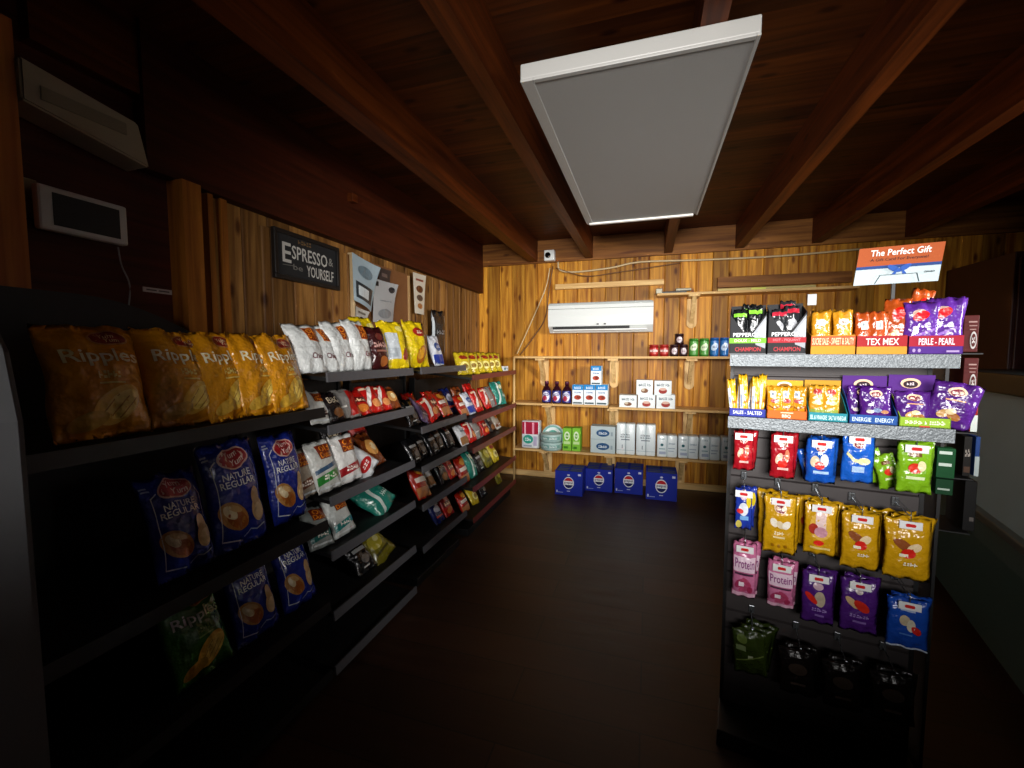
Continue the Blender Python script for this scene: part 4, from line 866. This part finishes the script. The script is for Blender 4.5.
PST = {
 'pep_green': ('15181a', {'printed_label': [('rect', .05, .82, .95, .90, '7fc43a'), ('ell', .4, .55, .25, .12, '8a8e90'), ('line', [(.5, .15), (.62, .7)], .06, 'd0d4d6'), ('line', [(.3, .15), (.35, .6)], .04, '4a4e50')]}),
 'pep_red': ('2a2c30', {'printed_label': [('rect', .05, .84, .95, .93, 'b8263a'), ('ell', .5, .6, .28, .12, 'a8aab0'), ('ell', .5, .35, .2, .16, '50565c'), ('line', [(.4, .1), (.5, .5)], .05, 'a8acb2')]}),
 'gold_mix': ('c98a1c', {'printed_label': [('ell', .5, .72, .26, .08, 'ece4d4'), ('text', 'MIX', .36, .69, .64, .75, '6a3a10'), ('line', [(.15, .2), (.35, .36), (.6, .38), (.85, .22)], .07, '8a5410'), ('ell', .5, .22, .26, .09, 'b06a1c'), ('ell', .5, .5, .3, .05, 'e0a83c')]}),
 'tex':   ('b04a16', {'printed_label': [('rect', .30, .56, .64, .76, 'd8dcdc'), ('rect', .38, .6, .56, .72, '98a4a8')] + nuts}),
 'tex_big': ('b04a16', {'printed_label': [('ell', .55, .72, .26, .12, 'd8140c', .2), ('text', 'TEX', .2, .1, .62, .2, 'd8c0a0')] + nuts}),
 'pearl': ('5a2a90', {'printed_label': [('ell', .42, .76, .22, .09, 'c8a898'), ('ell', .44, .72, .24, .09, 'd8101c', .2), ('ell', .25, .18, .12, .06, 'd8c8a0'), ('ell', .5, .16, .12, .06, 'ecd8a8'), ('ell', .74, .18, .13, .07, 'a86a3c'), ('line', [(.2, .3), (.8, .45)], .05, '8a60b8')]}),
 'stick': ('d8a414', {'printed_label': [('rect', .08, .12, .42, .74, 'd4d8da'), ('rect', .14, .2, .36, .5, '90a0b8'), ('rect', .55, .3, .9, .38, 'a06010')]}),
 'bbq_mix': ('d08e14', {'printed_label': [('rect', .22, .62, .58, .84, 'e6e8e8'), ('rect', .3, .68, .5, .78, '8890a0'), ('ell', .5, .52, .26, .07, 'a02828'), ('line', [(.15, .36), (.5, .26), (.85, .36)], .05, '8a5010'), ('ell', .5, .16, .25, .07, 'a86818')]}),
 'vinegar': ('c88f1c', {'printed_label': [('ell', .5, .80, .26, .09, 'a83028'), ('ell', .5, .62, .3, .05, 'e6d890'), ('ell', .5, .48, .32, .05, 'e6d890'), ('rect', .1, .08, .9, .3, '8f9a3c')]}),
 'energy': ('4c1a78', {'printed_label': dome + [('text', 'ENERGY', .25, .1, .75, .17, 'c8a0e0'), ('ell', .3, .3, .12, .05, 'd0c8c0'), ('ell', .52, .34, .14, .06, '7a8ab0'), ('ell', .75, .3, .12, .05, 'b07850')]}),
 'purple': ('50207c', {'printed_label': dome + [('rect', .3, .6, .72, .63, 'd8a070')] + nuts}),
 'red_nut': ('a01420', {'printed_label': dome + [('ell', .35, .45, .17, .1, 'e8b498', .5), ('ell', .68, .52, .1, .14, 'c87858'), ('ell', .5, .34, .2, .09, 'e0281c'), ('rect', .3, .2, .75, .25, 'e0b8b0')]}),
 'blue_nut': ('1450b0', {'printed_label': dome + [('ell', .3, .48, .16, .12, 'd4c0a0', .3), ('ell', .62, .52, .14, .14, 'e4e4e0'), ('ell', .46, .4, .17, .09, 'd8201c'), ('rect', .25, .22, .78, .28, 'a8c8ec')]}),
 'blue_plain': ('1a5cc0', {'printed_label': dome + [('line', [(.15, .58), (.35, .46), (.6, .44)], .07, 'd8d4a0'), ('ell', .66, .45, .2, .07, 'e8dca0'), ('rect', .32, .22, .7, .34, 'a8c4e8')]}),
 'green_nut': ('7cb01c', {'printed_label': [('rect', .3, .72, .68, .82, '6a4a20'), ('text', 'MIX', .38, .74, .6, .8, 'e8c8b0'), ('ell', .48, .5, .2, .1, 'd8301c'), ('ell', .66, .55, .12, .1, 'e8e0b0'), ('rect', .25, .28, .78, .34, 'dcecb8')]}),
 'small_blue': ('2038a0', {'printed_label': [('ell', .5, .84, .24, .12, 'd8c0d0'), ('ell', .8, .7, .14, .16, 'd8c020'), ('ell', .5, .5, .28, .16, 'dfe4ee'), ('ell', .3, .45, .2, .06, 'd82828'), ('rect', .3, .24, .8, .34, '7ab0e8'), ('ell', .25, .12, .18, .1, 'd8c860')]}),
 'gold_nut': ('c8960f', {'printed_label': dome + [('ell', .32, .54, .13, .07, 'e8e0d0', -.3), ('ell', .52, .51, .13, .06, 'dccaa8', -.2), ('ell', .70, .52, .13, .07, 'f0e8d8', .2), ('text', 'NUTS', .34, .34, .66, .40, 'f0e4c0'), ('rect', .32, .28, .68, .31, 'e6d49a'), ('ell', .3, .14, .05, .03, '9a6808'), ('ell', .5, .14, .05, .03, '9a6808'), ('ell', .7, .14, .05, .03, '9a6808')]}),
 'gold_nut_red': ('c8960f', {'printed_label': [('ell', .4, .56, .24, .08, '8a4a24', -.3), ('ell', .62, .54, .16, .07, 'e4cba0', .2), ('ell', .5, .44, .16, .08, 'd8261c'), ('rect', .3, .38, .5, .43, 'f0e8d0'), ('text', 'NUTS', .4, .24, .72, .3, 'f0e8d0')]}),
 'gold_pink': ('c8960f', {'printed_label': [('ell', .5, .55, .34, .26, 'dcae40'), ('rect', .34, .45, .66, .85, 'e4c8c4'), ('ell', .28, .5, .15, .1, 'a83020'), ('ell', .5, .45, .2, .1, 'c890a0'), ('ell', .45, .24, .16, .05, 'e02a1c'), ('rect', .2, .12, .8, .16, 'e8d080')]}),
 'protein': ('c87098', {'product_name': [('rect', .05, .48, .95, .76, 'e4c8d8'), ('text', 'Protein', .1, .55, .92, .72, '8a3a7c')], 'printed_label': [('rect', .1, .42, .9, .46, '4a2a40'), ('ell', .3, .26, .2, .07, 'a03058', .3), ('ell', .62, .3, .2, .06, 'a8385c', -.3), ('ell', .5, .18, .22, .06, 'b04468', .2), ('ell', .75, .17, .12, .06, '98284c'), ('rect', .28, .22, .5, .3, 'ecdce4', ), ('rect', 0.03, .03, .97, .10, 'e8b4cc')]}),
 'purple_nut': ('4a1f72', {'printed_label': [('ell', .5, .74, .16, .07, 'c8a8b8'), ('ell', .56, .5, .17, .15, 'b8a890'), ('ell', .3, .5, .2, .07, 'd0281c', -.4), ('text', 'FUSION', .3, .26, .78, .33, '9a7cc0'), ('rect', .42, .16, .7, .2, '8060a8')]}),
 'purple_nut_red': ('4a1f72', {'printed_label': [('ell', .5, .78, .1, .05, 'b8a8a8'), ('ell', .3, .56, .2, .07, 'c8a87c', -.4), ('ell', .55, .52, .22, .09, 'c82a1c', -.3), ('text', 'FUSION', .26, .3, .8, .36, '9a7cc0'), ('rect', .36, .2, .72, .24, '8060a8')]}),
 'blue_low': ('1746a6', {'printed_label': [('rect', .3, .76, .65, .80, 'a8b8d8'), ('ell', .4, .58, .13, .1, 'c8b898'), ('ell', .55, .5, .1, .12, 'd8d0b8'), ('ell', .68, .42, .13, .07, 'd0241c', -.4), ('rect', .3, .3, .6, .33, '4a78c8'), ('rect', .02, .02, .98, .05, 'c8d4e8')]}),
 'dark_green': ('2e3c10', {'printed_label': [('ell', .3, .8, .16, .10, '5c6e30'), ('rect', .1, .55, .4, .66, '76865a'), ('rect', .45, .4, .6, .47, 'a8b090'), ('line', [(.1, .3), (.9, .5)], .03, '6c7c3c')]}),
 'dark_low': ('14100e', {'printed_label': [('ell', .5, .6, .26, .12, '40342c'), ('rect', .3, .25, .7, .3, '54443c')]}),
}
# upper display shelf
def lip_words(main, sub=None, col='f0e8e0', bandc=None, extra=()):
    it = []
    if bandc: it.append(('rect', 0, .42, 1, 1, bandc))
    it += list(extra); it.append(('text', main, .18, .50, .84, .86, col))
    if sub: it.append(('text', sub, .3, .90, .7, .98, col))
    return it
gU = 'display boxes on the upper display shelf'
def pep(label, px0, px1, bandc, word, seed):
    """tall carton with a V-cut front"""
    x0, x1 = dl(px0, 330, .006)[0], dl(px1, 330, .006)[0]; w_ = (x1-x0)*.98; H = .15; d = .115
    T = thing('display_box', label, 'display box', dw((x0+x1)/2, .006, zs1+.0005), DR, gU); t = .002
    bm = bmesh.new()
    prism(bm, [(-w_/2, 0), (w_/2, 0), (w_/2, H*.86), (w_*.12, H*.48), (-w_*.12, H*.48), (-w_/2, H*.86)], 'Y', 0, t)
    box(bm, -w_/2, w_/2, 0, d, 0, t)
    for s in (-1, 1): xs = s*w_/2; prism(bm, [(0, 0), (d, 0), (d, H*1.05), (0, H*.86)], 'X', min(xs, xs-s*t), max(xs, xs-s*t))
    box(bm, -w_/2, w_/2, d-t, d, 0, H*1.1)
    obj('tray', bm, card('1b1c1f'), T)
    it = [('poly', [(.98, .12), (.98, .80), (.66, .46), (.72, .2)], '9a9ea4'), ('poly', [(.98, .3), (.98, .72), (.76, .5)], 'c4c8cc'),
          ('rect', 0, .235, 1, .345, bandc), ('text', 'PEPPERONI', .1, .37, .9, .455, 'eef0f2'), ('text', word, .14, .26, .86, .32, 'e4f0d4' if bandc != 'a01c28' else 'f08088'), ('text', 'CHAMPION', .16, .06, .86, .15, 'b8343c'), ('rect', 0, 0, 1, .02, '66686c')]
    art('printed_front', it, flat_f(w_, H), T, thr=0)
    return (x0+x1)/2, w_
xc, w_ = pep('black display box with lime band at the upper shelf\'s left end', 729.5, 767, '6fae2c', 'DOUX - MILD', 0)
for i, (dx, bk, yaw, h_) in enumerate(((-.22, .035, 0, .145), (.20, .04, 8, .155), (0.02, .085, -4, .165))):
    spouch('pep_green', 'black and lime meat stick pouch, %s in the leftmost box' % ('front left', 'front right', 'behind the front two')[i], xc+dx*w_, bk, zs1+.0035, .042, h_, .016, yaw, 4, 0, i, 'pouches in the lime banded box')
xc, w_ = pep('black display box with red band, second on the upper shelf', 767.8, 807, 'a01c28', 'HOT - PIQUANT', 1)
for i, (dx, bk, yaw, h_) in enumerate(((-.2, .035, 0, .14), (.16, .04, 6, .15), (0.05, .085, -4, .17))):
    spouch('pep_red', 'black and red meat stick pouch, %s in the second box' % ('front left', 'front right', 'behind the front two')[i], xc+dx*w_, bk, zs1+.0035, .044, h_, .016, yaw, 4, 0, i, 'pouches in the red banded box')
T, xc, w_ = tray('orange display box with pale lettering, middle of the upper shelf', 808, 852.5, zs1, .056, .125, 'c8841c', [('rect', 0, .45, 1, .95, 'c8542a'), ('text', 'SUCRE SALE - SWEET & SALTY', .03, .5, .97, .86, 'f4d8b0'), ('rect', 0, 0, 1, .4, 'cf8c22')], group=gU)
for i, (dx, bk, yaw, lb) in enumerate(((-.25, .03, 0, 'front left'), (.25, .03, 3, 'front right'), (-.2, .07, 4, 'behind on the left'), (.24, .07, -3, 'behind on the right'))):
    spouch('gold_mix', 'golden pouch in the middle upper box, ' + lb, xc+dx*w_, bk, zs1+.0035, .05, .128+.006*(i > 1), .022, yaw, 3, 0, i, 'golden pouches in the middle upper box')
T, xc, w_ = tray('red banded display box with rust pouches on the upper shelf', 853.5, 904, zs1, .052, .11, 'c07c22', lip_words('TEX MEX', None, 'f0e8e0', 'a01a20', [('rect', 0, 0, 1, .40, 'cf8c2a')]), group=gU)
for i, (st, dx, bk, yaw, h_, w2, roll, lb) in enumerate((('tex', -.32, .03, 0, .12, .046, 0, 'left'), ('tex', -.02, .03, 5, .12, .046, 0, 'centre'), ('tex_big', .30, .04, -5, .155, .06, 3, 'tall right'), ('tex_big', -.25, .085, 0, .12, .06, 0, 'back left'))):
    spouch(st, 'rust orange pouch in the red banded box, ' + lb, xc+dx*w_, bk, zs1+.0035, w2, h_, .022, yaw, 3, roll, i, 'rust pouches in the red banded box')
T, xc, w_ = tray('purple display box with red band at the upper shelf\'s right end', 905, 960, zs1, .050, .10, '4a2080', lip_words('PERLE - PEARL', None, 'f0e8f0', 'a0142c', [('ell', .1, .2, .03, .1, 'a890c0'), ('ell', .2, .2, .03, .1, 'a890c0'), ('rect', .7, .1, .93, .2, 'a890c0')]), group=gU)
for i, (dx, bk, yaw, h_, lb) in enumerate(((-.22, .03, 0, .142, 'front left'), (.22, .035, -4, .15, 'front right'), (-.1, .075, 0, .15, 'behind on the left'), (.3, .08, -10, .155, 'behind on the right'))):
    spouch('pearl', 'violet pouch with red oval in the purple box, ' + lb, xc+dx*w_, bk, zs1+.0035, .078, h_, .022, yaw, 3, (0, 0, -4, 4)[i], i, 'violet pouches in the purple upper box')
x_, z_ = dl(912, 300, .12); spouch('tex_big', 'rust orange pouch sticking up behind the violet pouches', x_, .128, zs1+.03, .055, .165, .02, 12, 2, 12, 3)
# lower display shelf
gL = 'display boxes on the lower display shelf'
T, xc, w_ = tray('blue lipped display box with yellow sticks, lower shelf left end', 729.5, 766.5, zs2, .026, .03, '2a3490', [('text', 'SALES - SALTED', .1, .3, .9, .75, 'e8ecf4')], group=gL)
for i in range(6):
    spouch('stick', 'slim yellow and white stick pouch, %s from left in the blue lipped box' % ordn[i], xc+(-.38+.15*i)*w_, .03+.035*(i % 2), zs2+.0035, .026, .118+.008*(i % 3), .015, 20*(i % 2), 5, (-6, 5, -3, 8, 0, 5)[i], i, 'yellow sticks in the blue lipped box')
T, xc, w_ = tray('orange lipped display box, second on the lower shelf', 767.5, 808, zs2, .026, .115, 'd4621c', [('text', 'BBQ', .38, .12, .60, .55, 'f4e8dc'), ('rect', .34, .7, .66, .82, 'f0d0b0')], backc='d8a020', back_items=[('ell', .5, .86, .2, .1, 'f0ead8'), ('ell', .5, .84, .15, .07, '8a5a10')], group=gL)
for i in range(3): spouch('bbq_mix', 'golden pouch with white sticker in the orange lipped box, ' + ('left', 'middle', 'right')[i], xc+(-.31+.31*i)*w_, .028+.008*i, zs2+.0035, .044, .098, .02, (-4, 6, -8)[i], 4, 0, i, 'golden pouches in the orange lipped box')
T, xc, w_ = tray('teal lipped display box in the middle of the lower shelf', 809, 849, zs2, .026, .118, '1c8490', [('text', 'SEL & VINAIGRE', .04, .2, .48, .7, 'd8eef0'), ('text', 'SALT & VINEGAR', .52, .2, .96, .7, 'd8eef0')], backc='c08c20', group=gL)
for i in range(2): spouch('vinegar', 'golden pouch with red oval in the teal lipped box, ' + ('left', 'right')[i], xc+(-.26+.36*i)*w_, .028, zs2+.0035, .044, .105, .02, (-3, 4)[i], 4, 0, i, 'golden pouches in the teal lipped box')
T, xc, w_ = tray('purple display box with blue lip on the lower shelf', 850, 899.5, zs2, .026, .135, '1e4e96', [('text', 'ENERGIE', .06, .25, .46, .72, 'd8ecf8'), ('text', 'ENERGY', .54, .25, .92, .72, 'd8ecf8')], backc='4c1a78', back_items=[('ell', .48, .80, .22, .12, 'e8c0a0'), ('ell', .48, .78, .16, .09, '2a1420'), ('text', 'MR', .40, .76, .56, .82, 'f0e0e8'), ('ell', .22, .55, .04, .04, 'd83050')], group=gL)
spouch('energy', 'purple pouch standing in the blue lipped box', xc+.08*w_, .03, zs2+.0035, .075, .105, .022, 0, 4, 0, 0)
spouch('energy', 'purple pouch tucked behind the front one in the blue lipped box', xc-.14*w_, .07, zs2+.0035, .075, .105, .022, 4, 4, 0, 1)
T, xc, w_ = tray('purple display box with lime lip at the lower shelf\'s right', 900.5, 953, zs2, .026, .14, '8fb42c', [('text', 'ORIGINAL - CLASSIC', .1, .3, .9, .72, 'f0f4d8'), ('rect', .4, .0, .6, .15, 'c04030')], backc='4c1a78', back_items=[('ell', .48, .82, .22, .11, 'e8c0a0'), ('ell', .48, .80, .16, .08, '2a1420'), ('text', 'MR', .40, .78, .56, .84, 'f0e0e8')], group=gL)
spouch('purple', 'purple pouch at the left in the lime lipped box', xc-.17*w_, .03, zs2+.0035, .085, .095, .022, 0, 4, 0, 0)
spouch('purple', 'large purple pouch leaning out at the right of the lime lipped box', xc+.42*w_, .024, zs2+.002, .10, .125, .024, -8, 4, 12, 2)

# hooks with hanging pouches
m_hook = mat('hook_wire', '8a8e92', .25, .8)
def hook(px, tag_y, label, tw=.05, th=.02, tilt=0):
    x, z = dl(px, tag_y, .0)
    T = thing('peg_hook', label, 'hook', dw(x, .0, z), DR, 'peg hooks on the display stand')
    obj('wire', tube(bmesh.new(), [(0, .155, .024), (0, .02, .024), (0, .006, .030)], .002, 6), m_hook, T)
    obj('wall_clip', bx(-.009, .009, .143, .155, .012, .040, .002), m_hook, T)
    obj('arm', tube(bmesh.new(), [(0, .150, .038), (0, .004, .038), (0, .002, .012)], .0012, 6), m_hook, T)
    tg = obj('price_tag', bx(-tw/2, tw/2, -.001, .0008, -.010, .012, .0005), mat('tag_white', 'dfe0e0', .4), T)
    art('red_sticker', [('rect', .32, .30, .66, .72, 'c41c1c'), ('ell', .32, .51, .05, .21, 'c41c1c'), ('ell', .66, .51, .05, .21, 'c41c1c')], lambda u, v, l=0: Vector(((u-.5)*tw, -.001-l, -.010+v*.022)), tg, thr=0)
    return x, z
def hang(style, px, tag_y, w_, h_, n, where, backs=(), drop=.012, roll=0, wr=0):
    x, z = hook(px, tag_y, 'tagged wire hook over the ' + where)
    for i in range(n):
        bk = .016 + i*.03
        lb = where if i == 0 else '%s, %s behind the front one' % (where, ('next', 'second', 'third')[i-1])
        spouch(style, lb, x + (-.004, .007, -.009)[i % 3]*(i > 0) - math.sin(math.radians(roll))*0, bk, z+.022-h_-drop*.3, w_, h_, .022, (0, 6, -5)[i % 3], 0, roll + (0, 3, -3)[i % 3], i, 'pouches on the hook of the '+' '.join(where.split()[:3]))
    return x, z
hang('red_nut', 744, 437, .058, .130, 2, 'red pouch hanging at the left end under the lower shelf')
hang('red_nut', 783.5, 439.5, .066, .145, 2, 'red pouch hanging second under the lower shelf')
hang('blue_nut', 822, 444.5, .076, .140, 2, 'bright blue pouch, middle of the top hooks')
x_, z_ = dl(812, 480, .05); spouch('blue_nut', 'bright blue pouch slanting out left behind the middle blue one', x_+.006, .075, z_, .055, .10, .02, 10, 0, -14, 5)
hang('blue_plain', 860, 440, .078, .148, 1, 'bright blue pouch with pale crescent on its front')
hang('green_nut', 917, 449.5, .078, .145, 2, 'lime green pouch at the right of the top hooks')
x_, z_ = dl(888, 490, .05)
spouch('green_nut', 'lime green pouch fanned out left of the front green one', x_+.015, .08, z_+.0, .058, .105, .02, 12, 0, -16, 3)
spouch('green_nut', 'lime green pouch leaning furthest left of the green ones', x_+.0, .11, z_+.012, .055, .10, .02, 12, 0, -24, 6)
# second hook row
hang('small_blue', 744, 494.5, .050, .138, 2, 'small navy pouch hanging left of the gold ones')
hang('gold_nut', 781, 502.5, .090, .188, 3, 'gold pouch, leftmost of the four gold ones')
hang('gold_pink', 822, 509.5, .085, .165, 3, 'gold pouch with pink picture, second of the four')
hang('gold_nut_red', 862.5, 520, .092, .172, 3, 'gold pouch with red mark, third of the four')
hang('gold_nut_red', 911, 526, .105, .180, 3, 'gold pouch, rightmost of the four gold ones')
# third hook row
hang('protein', 745, 550, .070, .185, 2, 'pink pouch, left one of the two pink ones')
hang('protein', 782, 569, .074, .152, 2, 'pink pouch, right one beside the purple ones')
hang('purple_nut', 819, 579.5, .085, .165, 2, 'dark purple pouch hanging beside the pink ones')
hang('purple_nut_red', 860.5, 587, .092, .165, 2, 'dark purple pouch hanging beside the royal blue ones')
hang('blue_low', 910, 607, .095, .15, 2, 'royal blue pouch, lower right end of the hooks')
# lowest, hardly lit row
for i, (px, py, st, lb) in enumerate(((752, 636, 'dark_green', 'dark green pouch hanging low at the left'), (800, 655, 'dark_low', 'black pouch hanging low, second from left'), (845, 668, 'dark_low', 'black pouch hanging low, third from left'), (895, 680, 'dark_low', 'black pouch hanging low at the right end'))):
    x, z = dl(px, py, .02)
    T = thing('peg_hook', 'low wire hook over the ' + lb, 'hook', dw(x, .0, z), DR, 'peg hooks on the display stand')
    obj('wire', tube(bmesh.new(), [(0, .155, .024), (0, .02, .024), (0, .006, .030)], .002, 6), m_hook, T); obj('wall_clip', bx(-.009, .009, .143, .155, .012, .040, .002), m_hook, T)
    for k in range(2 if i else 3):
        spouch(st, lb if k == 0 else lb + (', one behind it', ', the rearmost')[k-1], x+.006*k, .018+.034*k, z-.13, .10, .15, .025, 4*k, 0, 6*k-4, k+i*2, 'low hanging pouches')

# gift card sign on top
q = [dl(*p, .10) for p in ((860, 246), (945, 245), (853, 283), (938, 284))]
W_ = ((q[1][0]-q[0][0])+(q[3][0]-q[2][0]))/2; H_ = ((q[0][1]-q[2][1])+(q[1][1]-q[3][1]))/2; xs_, zs_ = (q[2][0]+q[3][0])/2, (q[2][1]+q[3][1])/2
sk = ((q[0][0]-q[2][0])+(q[1][0]-q[3][0]))/2
T = thing('gift_card_sign', 'orange and white sign reading The Perfect Gift above the display', 'sign', dw(xs_, .10, zs_), DR)
def gf(u, v, l=0): return Vector(((u-.5)*W_ + v*sk, -.0015-l, v*H_))
bm = bmesh.new(); prism(bm, [(-W_/2, 0), (W_/2, 0), (W_/2+sk, H_), (-W_/2+sk, H_)], 'Y', -.0015, .0015); obj('sign_card', bm, card('b4c2c6'), T)
art('printed_front', [('rect', 0, .50, 1, 1, 'a04a1c'), ('rect', 0, .42, 1, .50, '1c3c78'), ('text', 'The Perfect Gift', .15, .76, .86, .93, 'f0ece8'), ('text', 'A Gift Card For Everyone!', .16, .60, .84, .70, '3a1a18'),
     ('line', [(.26, .02), (.31, .24), (.74, .24), (.78, .02)], .012, '1c3038'), ('ell', .46, .40, .05, .12, '2450a0', .6), ('ell', .58, .40, .05, .12, '2450a0', -.6), ('poly', [(.52, .44), (.44, .24), (.49, .24)], '2450a0'), ('poly', [(.54, .44), (.62, .24), (.57, .24)], '2450a0'), ('text', 'giftcard', .82, .24, .94, .29, '2a3a40')], gf, T, thr=0)
obj('support', bx(-.004, .004, .002, .012, 1.36-zs_, .03), m_blk, T)
# small white card behind the black boxes
x_, z_ = dl(812, 302, .13); tag(obj('price_card', bx(-.012, .012, -.001, .001, 0, .035), card('b4b8b8'), None, loc=dw(x_, .13, z_-.01), rot=DR), 'small white card between the black and golden boxes', 'card')

# side shelf at the display's right end with boxes
def sbox(label, px0, px1, pyt, pyb, base, items, d=.12, back=.14, name='coffee_carton', grp=None):
    (x0, zb), (x1, zt_) = dl(px0, pyb, back), dl(px1, pyt, back)
    return carton(name, label, 'carton', x1-x0, zt_-zb, d, base, {'printed_front': items}, dw((x0+x1)/2, back, zb), DR, grp)
leaf = [('ell', .68, .32, .22, .24, 'b4b0ac'), ('ell', .68, .32, .16, .18, '4a1412'), ('text', 'TH', .58, .24, .78, .42, 'c4c0bc'), ('rect', .3, .80, .85, .84, '9a7a74'), ('rect', .34, .70, .85, .73, '8a6a64'), ('rect', .38, .60, .8, .63, '8a6a64')]
brk = thing('side_shelf', 'dark wire side shelf at the right end of the display', 'shelf', dw(DW+.012, .14, 0), DR)
xR = dl(982, 400, .14)[0] - DW - .012
for (px, py) in ((950, 353), (950, 395), (950, 432), (950, 478), (950, 532)):
    z = dl(960, py, .14)[1]
    obj('shelf_plate', bx(0, xR-.006, -.004, .16, z-.004, z-.0005), m_blk, brk)
obj('side_post', bx(0, .008, .0, .16, 0, 1.5), m_blk, brk)
sx = 962
sbox('dark red carton with round emblem, topmost of the stack', sx, 980, 315, 352, '4a100e', leaf, grp='dark red cartons beside the display')
sbox('dark red carton with round emblem, middle of the stack', sx, 979, 358, 394, '4a100e', leaf, grp='dark red cartons beside the display')
sbox('red and white carton under the dark red ones', sx, 979, 399, 431, '8a1c1c', [('rect', .55, 0, 1, .5, 'c8d0cc'), ('rect', .2, .7, .9, .76, 'c08080')], grp='dark red cartons beside the display')
sbox('blue and white carton beside the dark green one', 973.5, 981, 437, 476, '1e3c78', [('rect', 0, 0, 1, .5, 'a8b4b4')])
sbox('black carton with pale script beside the display', 962, 972.8, 437, 476, '14110f', [('text', 'Dark', .15, .5, .85, .7, '9a9088'), ('rect', .1, .1, .9, .25, '4a3428')])
sbox('black carton at the bottom of the side shelf', 962, 978, 482, 530, '0f0e0e', [('rect', .5, .2, .85, .28, '5c5652')])
x_, z_ = dl(945, 478, .118)
tag(carton('tea_box', 'dark green box with white marks right of the lime pouches', 'carton', .040, .088, .034, '0f4a26', {'printed_front': [('rect', .1, .80, .8, .90, 'c8d8cc'), ('rect', .1, .40, .8, .50, 'c8d8cc')]}, dw(x_, .118, dl(944, 478, .118)[1]), DR), 'dark green box with white marks right of the lime pouches', 'carton')
tag(carton('tea_box', 'dark green box hanging under the other green one', 'carton', .038, .046, .034, '0a3a1e', {'printed_front': [('rect', .1, .30, .8, .42, 'a8b8ac')]}, dw(x_, .118, dl(944, 478, .118)[1]-.05), DR), 'dark green box with one mark, under the other green one', 'carton')

# ================================================================== FREEZER, CABINET AT THE RIGHT
FA = math.radians(13.7)
T = thing('chest_freezer', 'grey green freezer case with slanted glass front at the right edge', 'freezer', (1.69, 3.3, 0), (0, 0, -FA))
LN = 2.2
body = [(.06, 0), (-.04, .12), (-.02, .50), (.0, .62), (.9, .62), (.9, 0)]
m_fr = mat('freezer_teal', '3a5a5a', .35); m_gl = mat('freezer_glass', '8fb0bc', .55, spec=.6, var=.15, scale=3)
obj('body', prism(bmesh.new(), body, 'Y', -LN, .35), m_fr, T)
obj('trim_rail', bx(-.035, .05, -LN, .35, .60, .635, .006), mat('freezer_trim', '66706f', .3, .4), T)
obj('glass_front', prism(bmesh.new(), [(.0, .635), (.12, 1.16), (.15, 1.16), (.03, .635)], 'Y', -LN+.02, .33), m_gl, T)
obj('top_rim', bx(.09, .92, -LN, .35, 1.16, 1.26, .01), mat('freezer_rim', '1c2424', .35), T)
obj('end_panel', prism(bmesh.new(), [(.03, .635), (.15, 1.16), (.9, 1.16), (.9, .635)], 'Y', .30, .35), m_fr, T)
T = thing('wall_cabinet', 'dark red brown cabinet behind the freezer in the right corner', 'cabinet', (2.36, 4.05, 1.27))
obj('carcass', bx(0, .52, -.2, .5, -1.27, .78, .006), mat('cabinet_wood', '3a120c', .5, var=.3, scale=8), T)
obj('door_panel', bx(.02, .50, -.218, -.2, -.2, .74, .004), mat('cabinet_wood', '3a120c', .5, var=.3, scale=8), T)
obj('edge_strip', bx(.10, .115, -.225, -.219, -.1, .3, .002), mat('edge_grey', '8a8480', .4), T)
T = thing('wall_speaker', 'small white and black lamp head at the right edge', 'lamp', (1.93, 2.72, 1.80), (0, 0, .3))
bm = bmesh.new(); lathe(bm, [(.03, 0), (.075, .03), (.085, .10), (.06, .16), (.02, .18)], 20); obj('white_dome', bm, mat('dome_white', 'b8b4a8', .4), T)
bm = bmesh.new(); lathe(bm, [(.04, -.09), (.06, -.04), (.05, 0)], 16); obj('socket', bm, m_blk, T)
obj('bracket', tube(bmesh.new(), [(.0, 0, -.06), (.08, .03, -.07), (.16, .05, -.02)], .012, 8), m_blk, T)
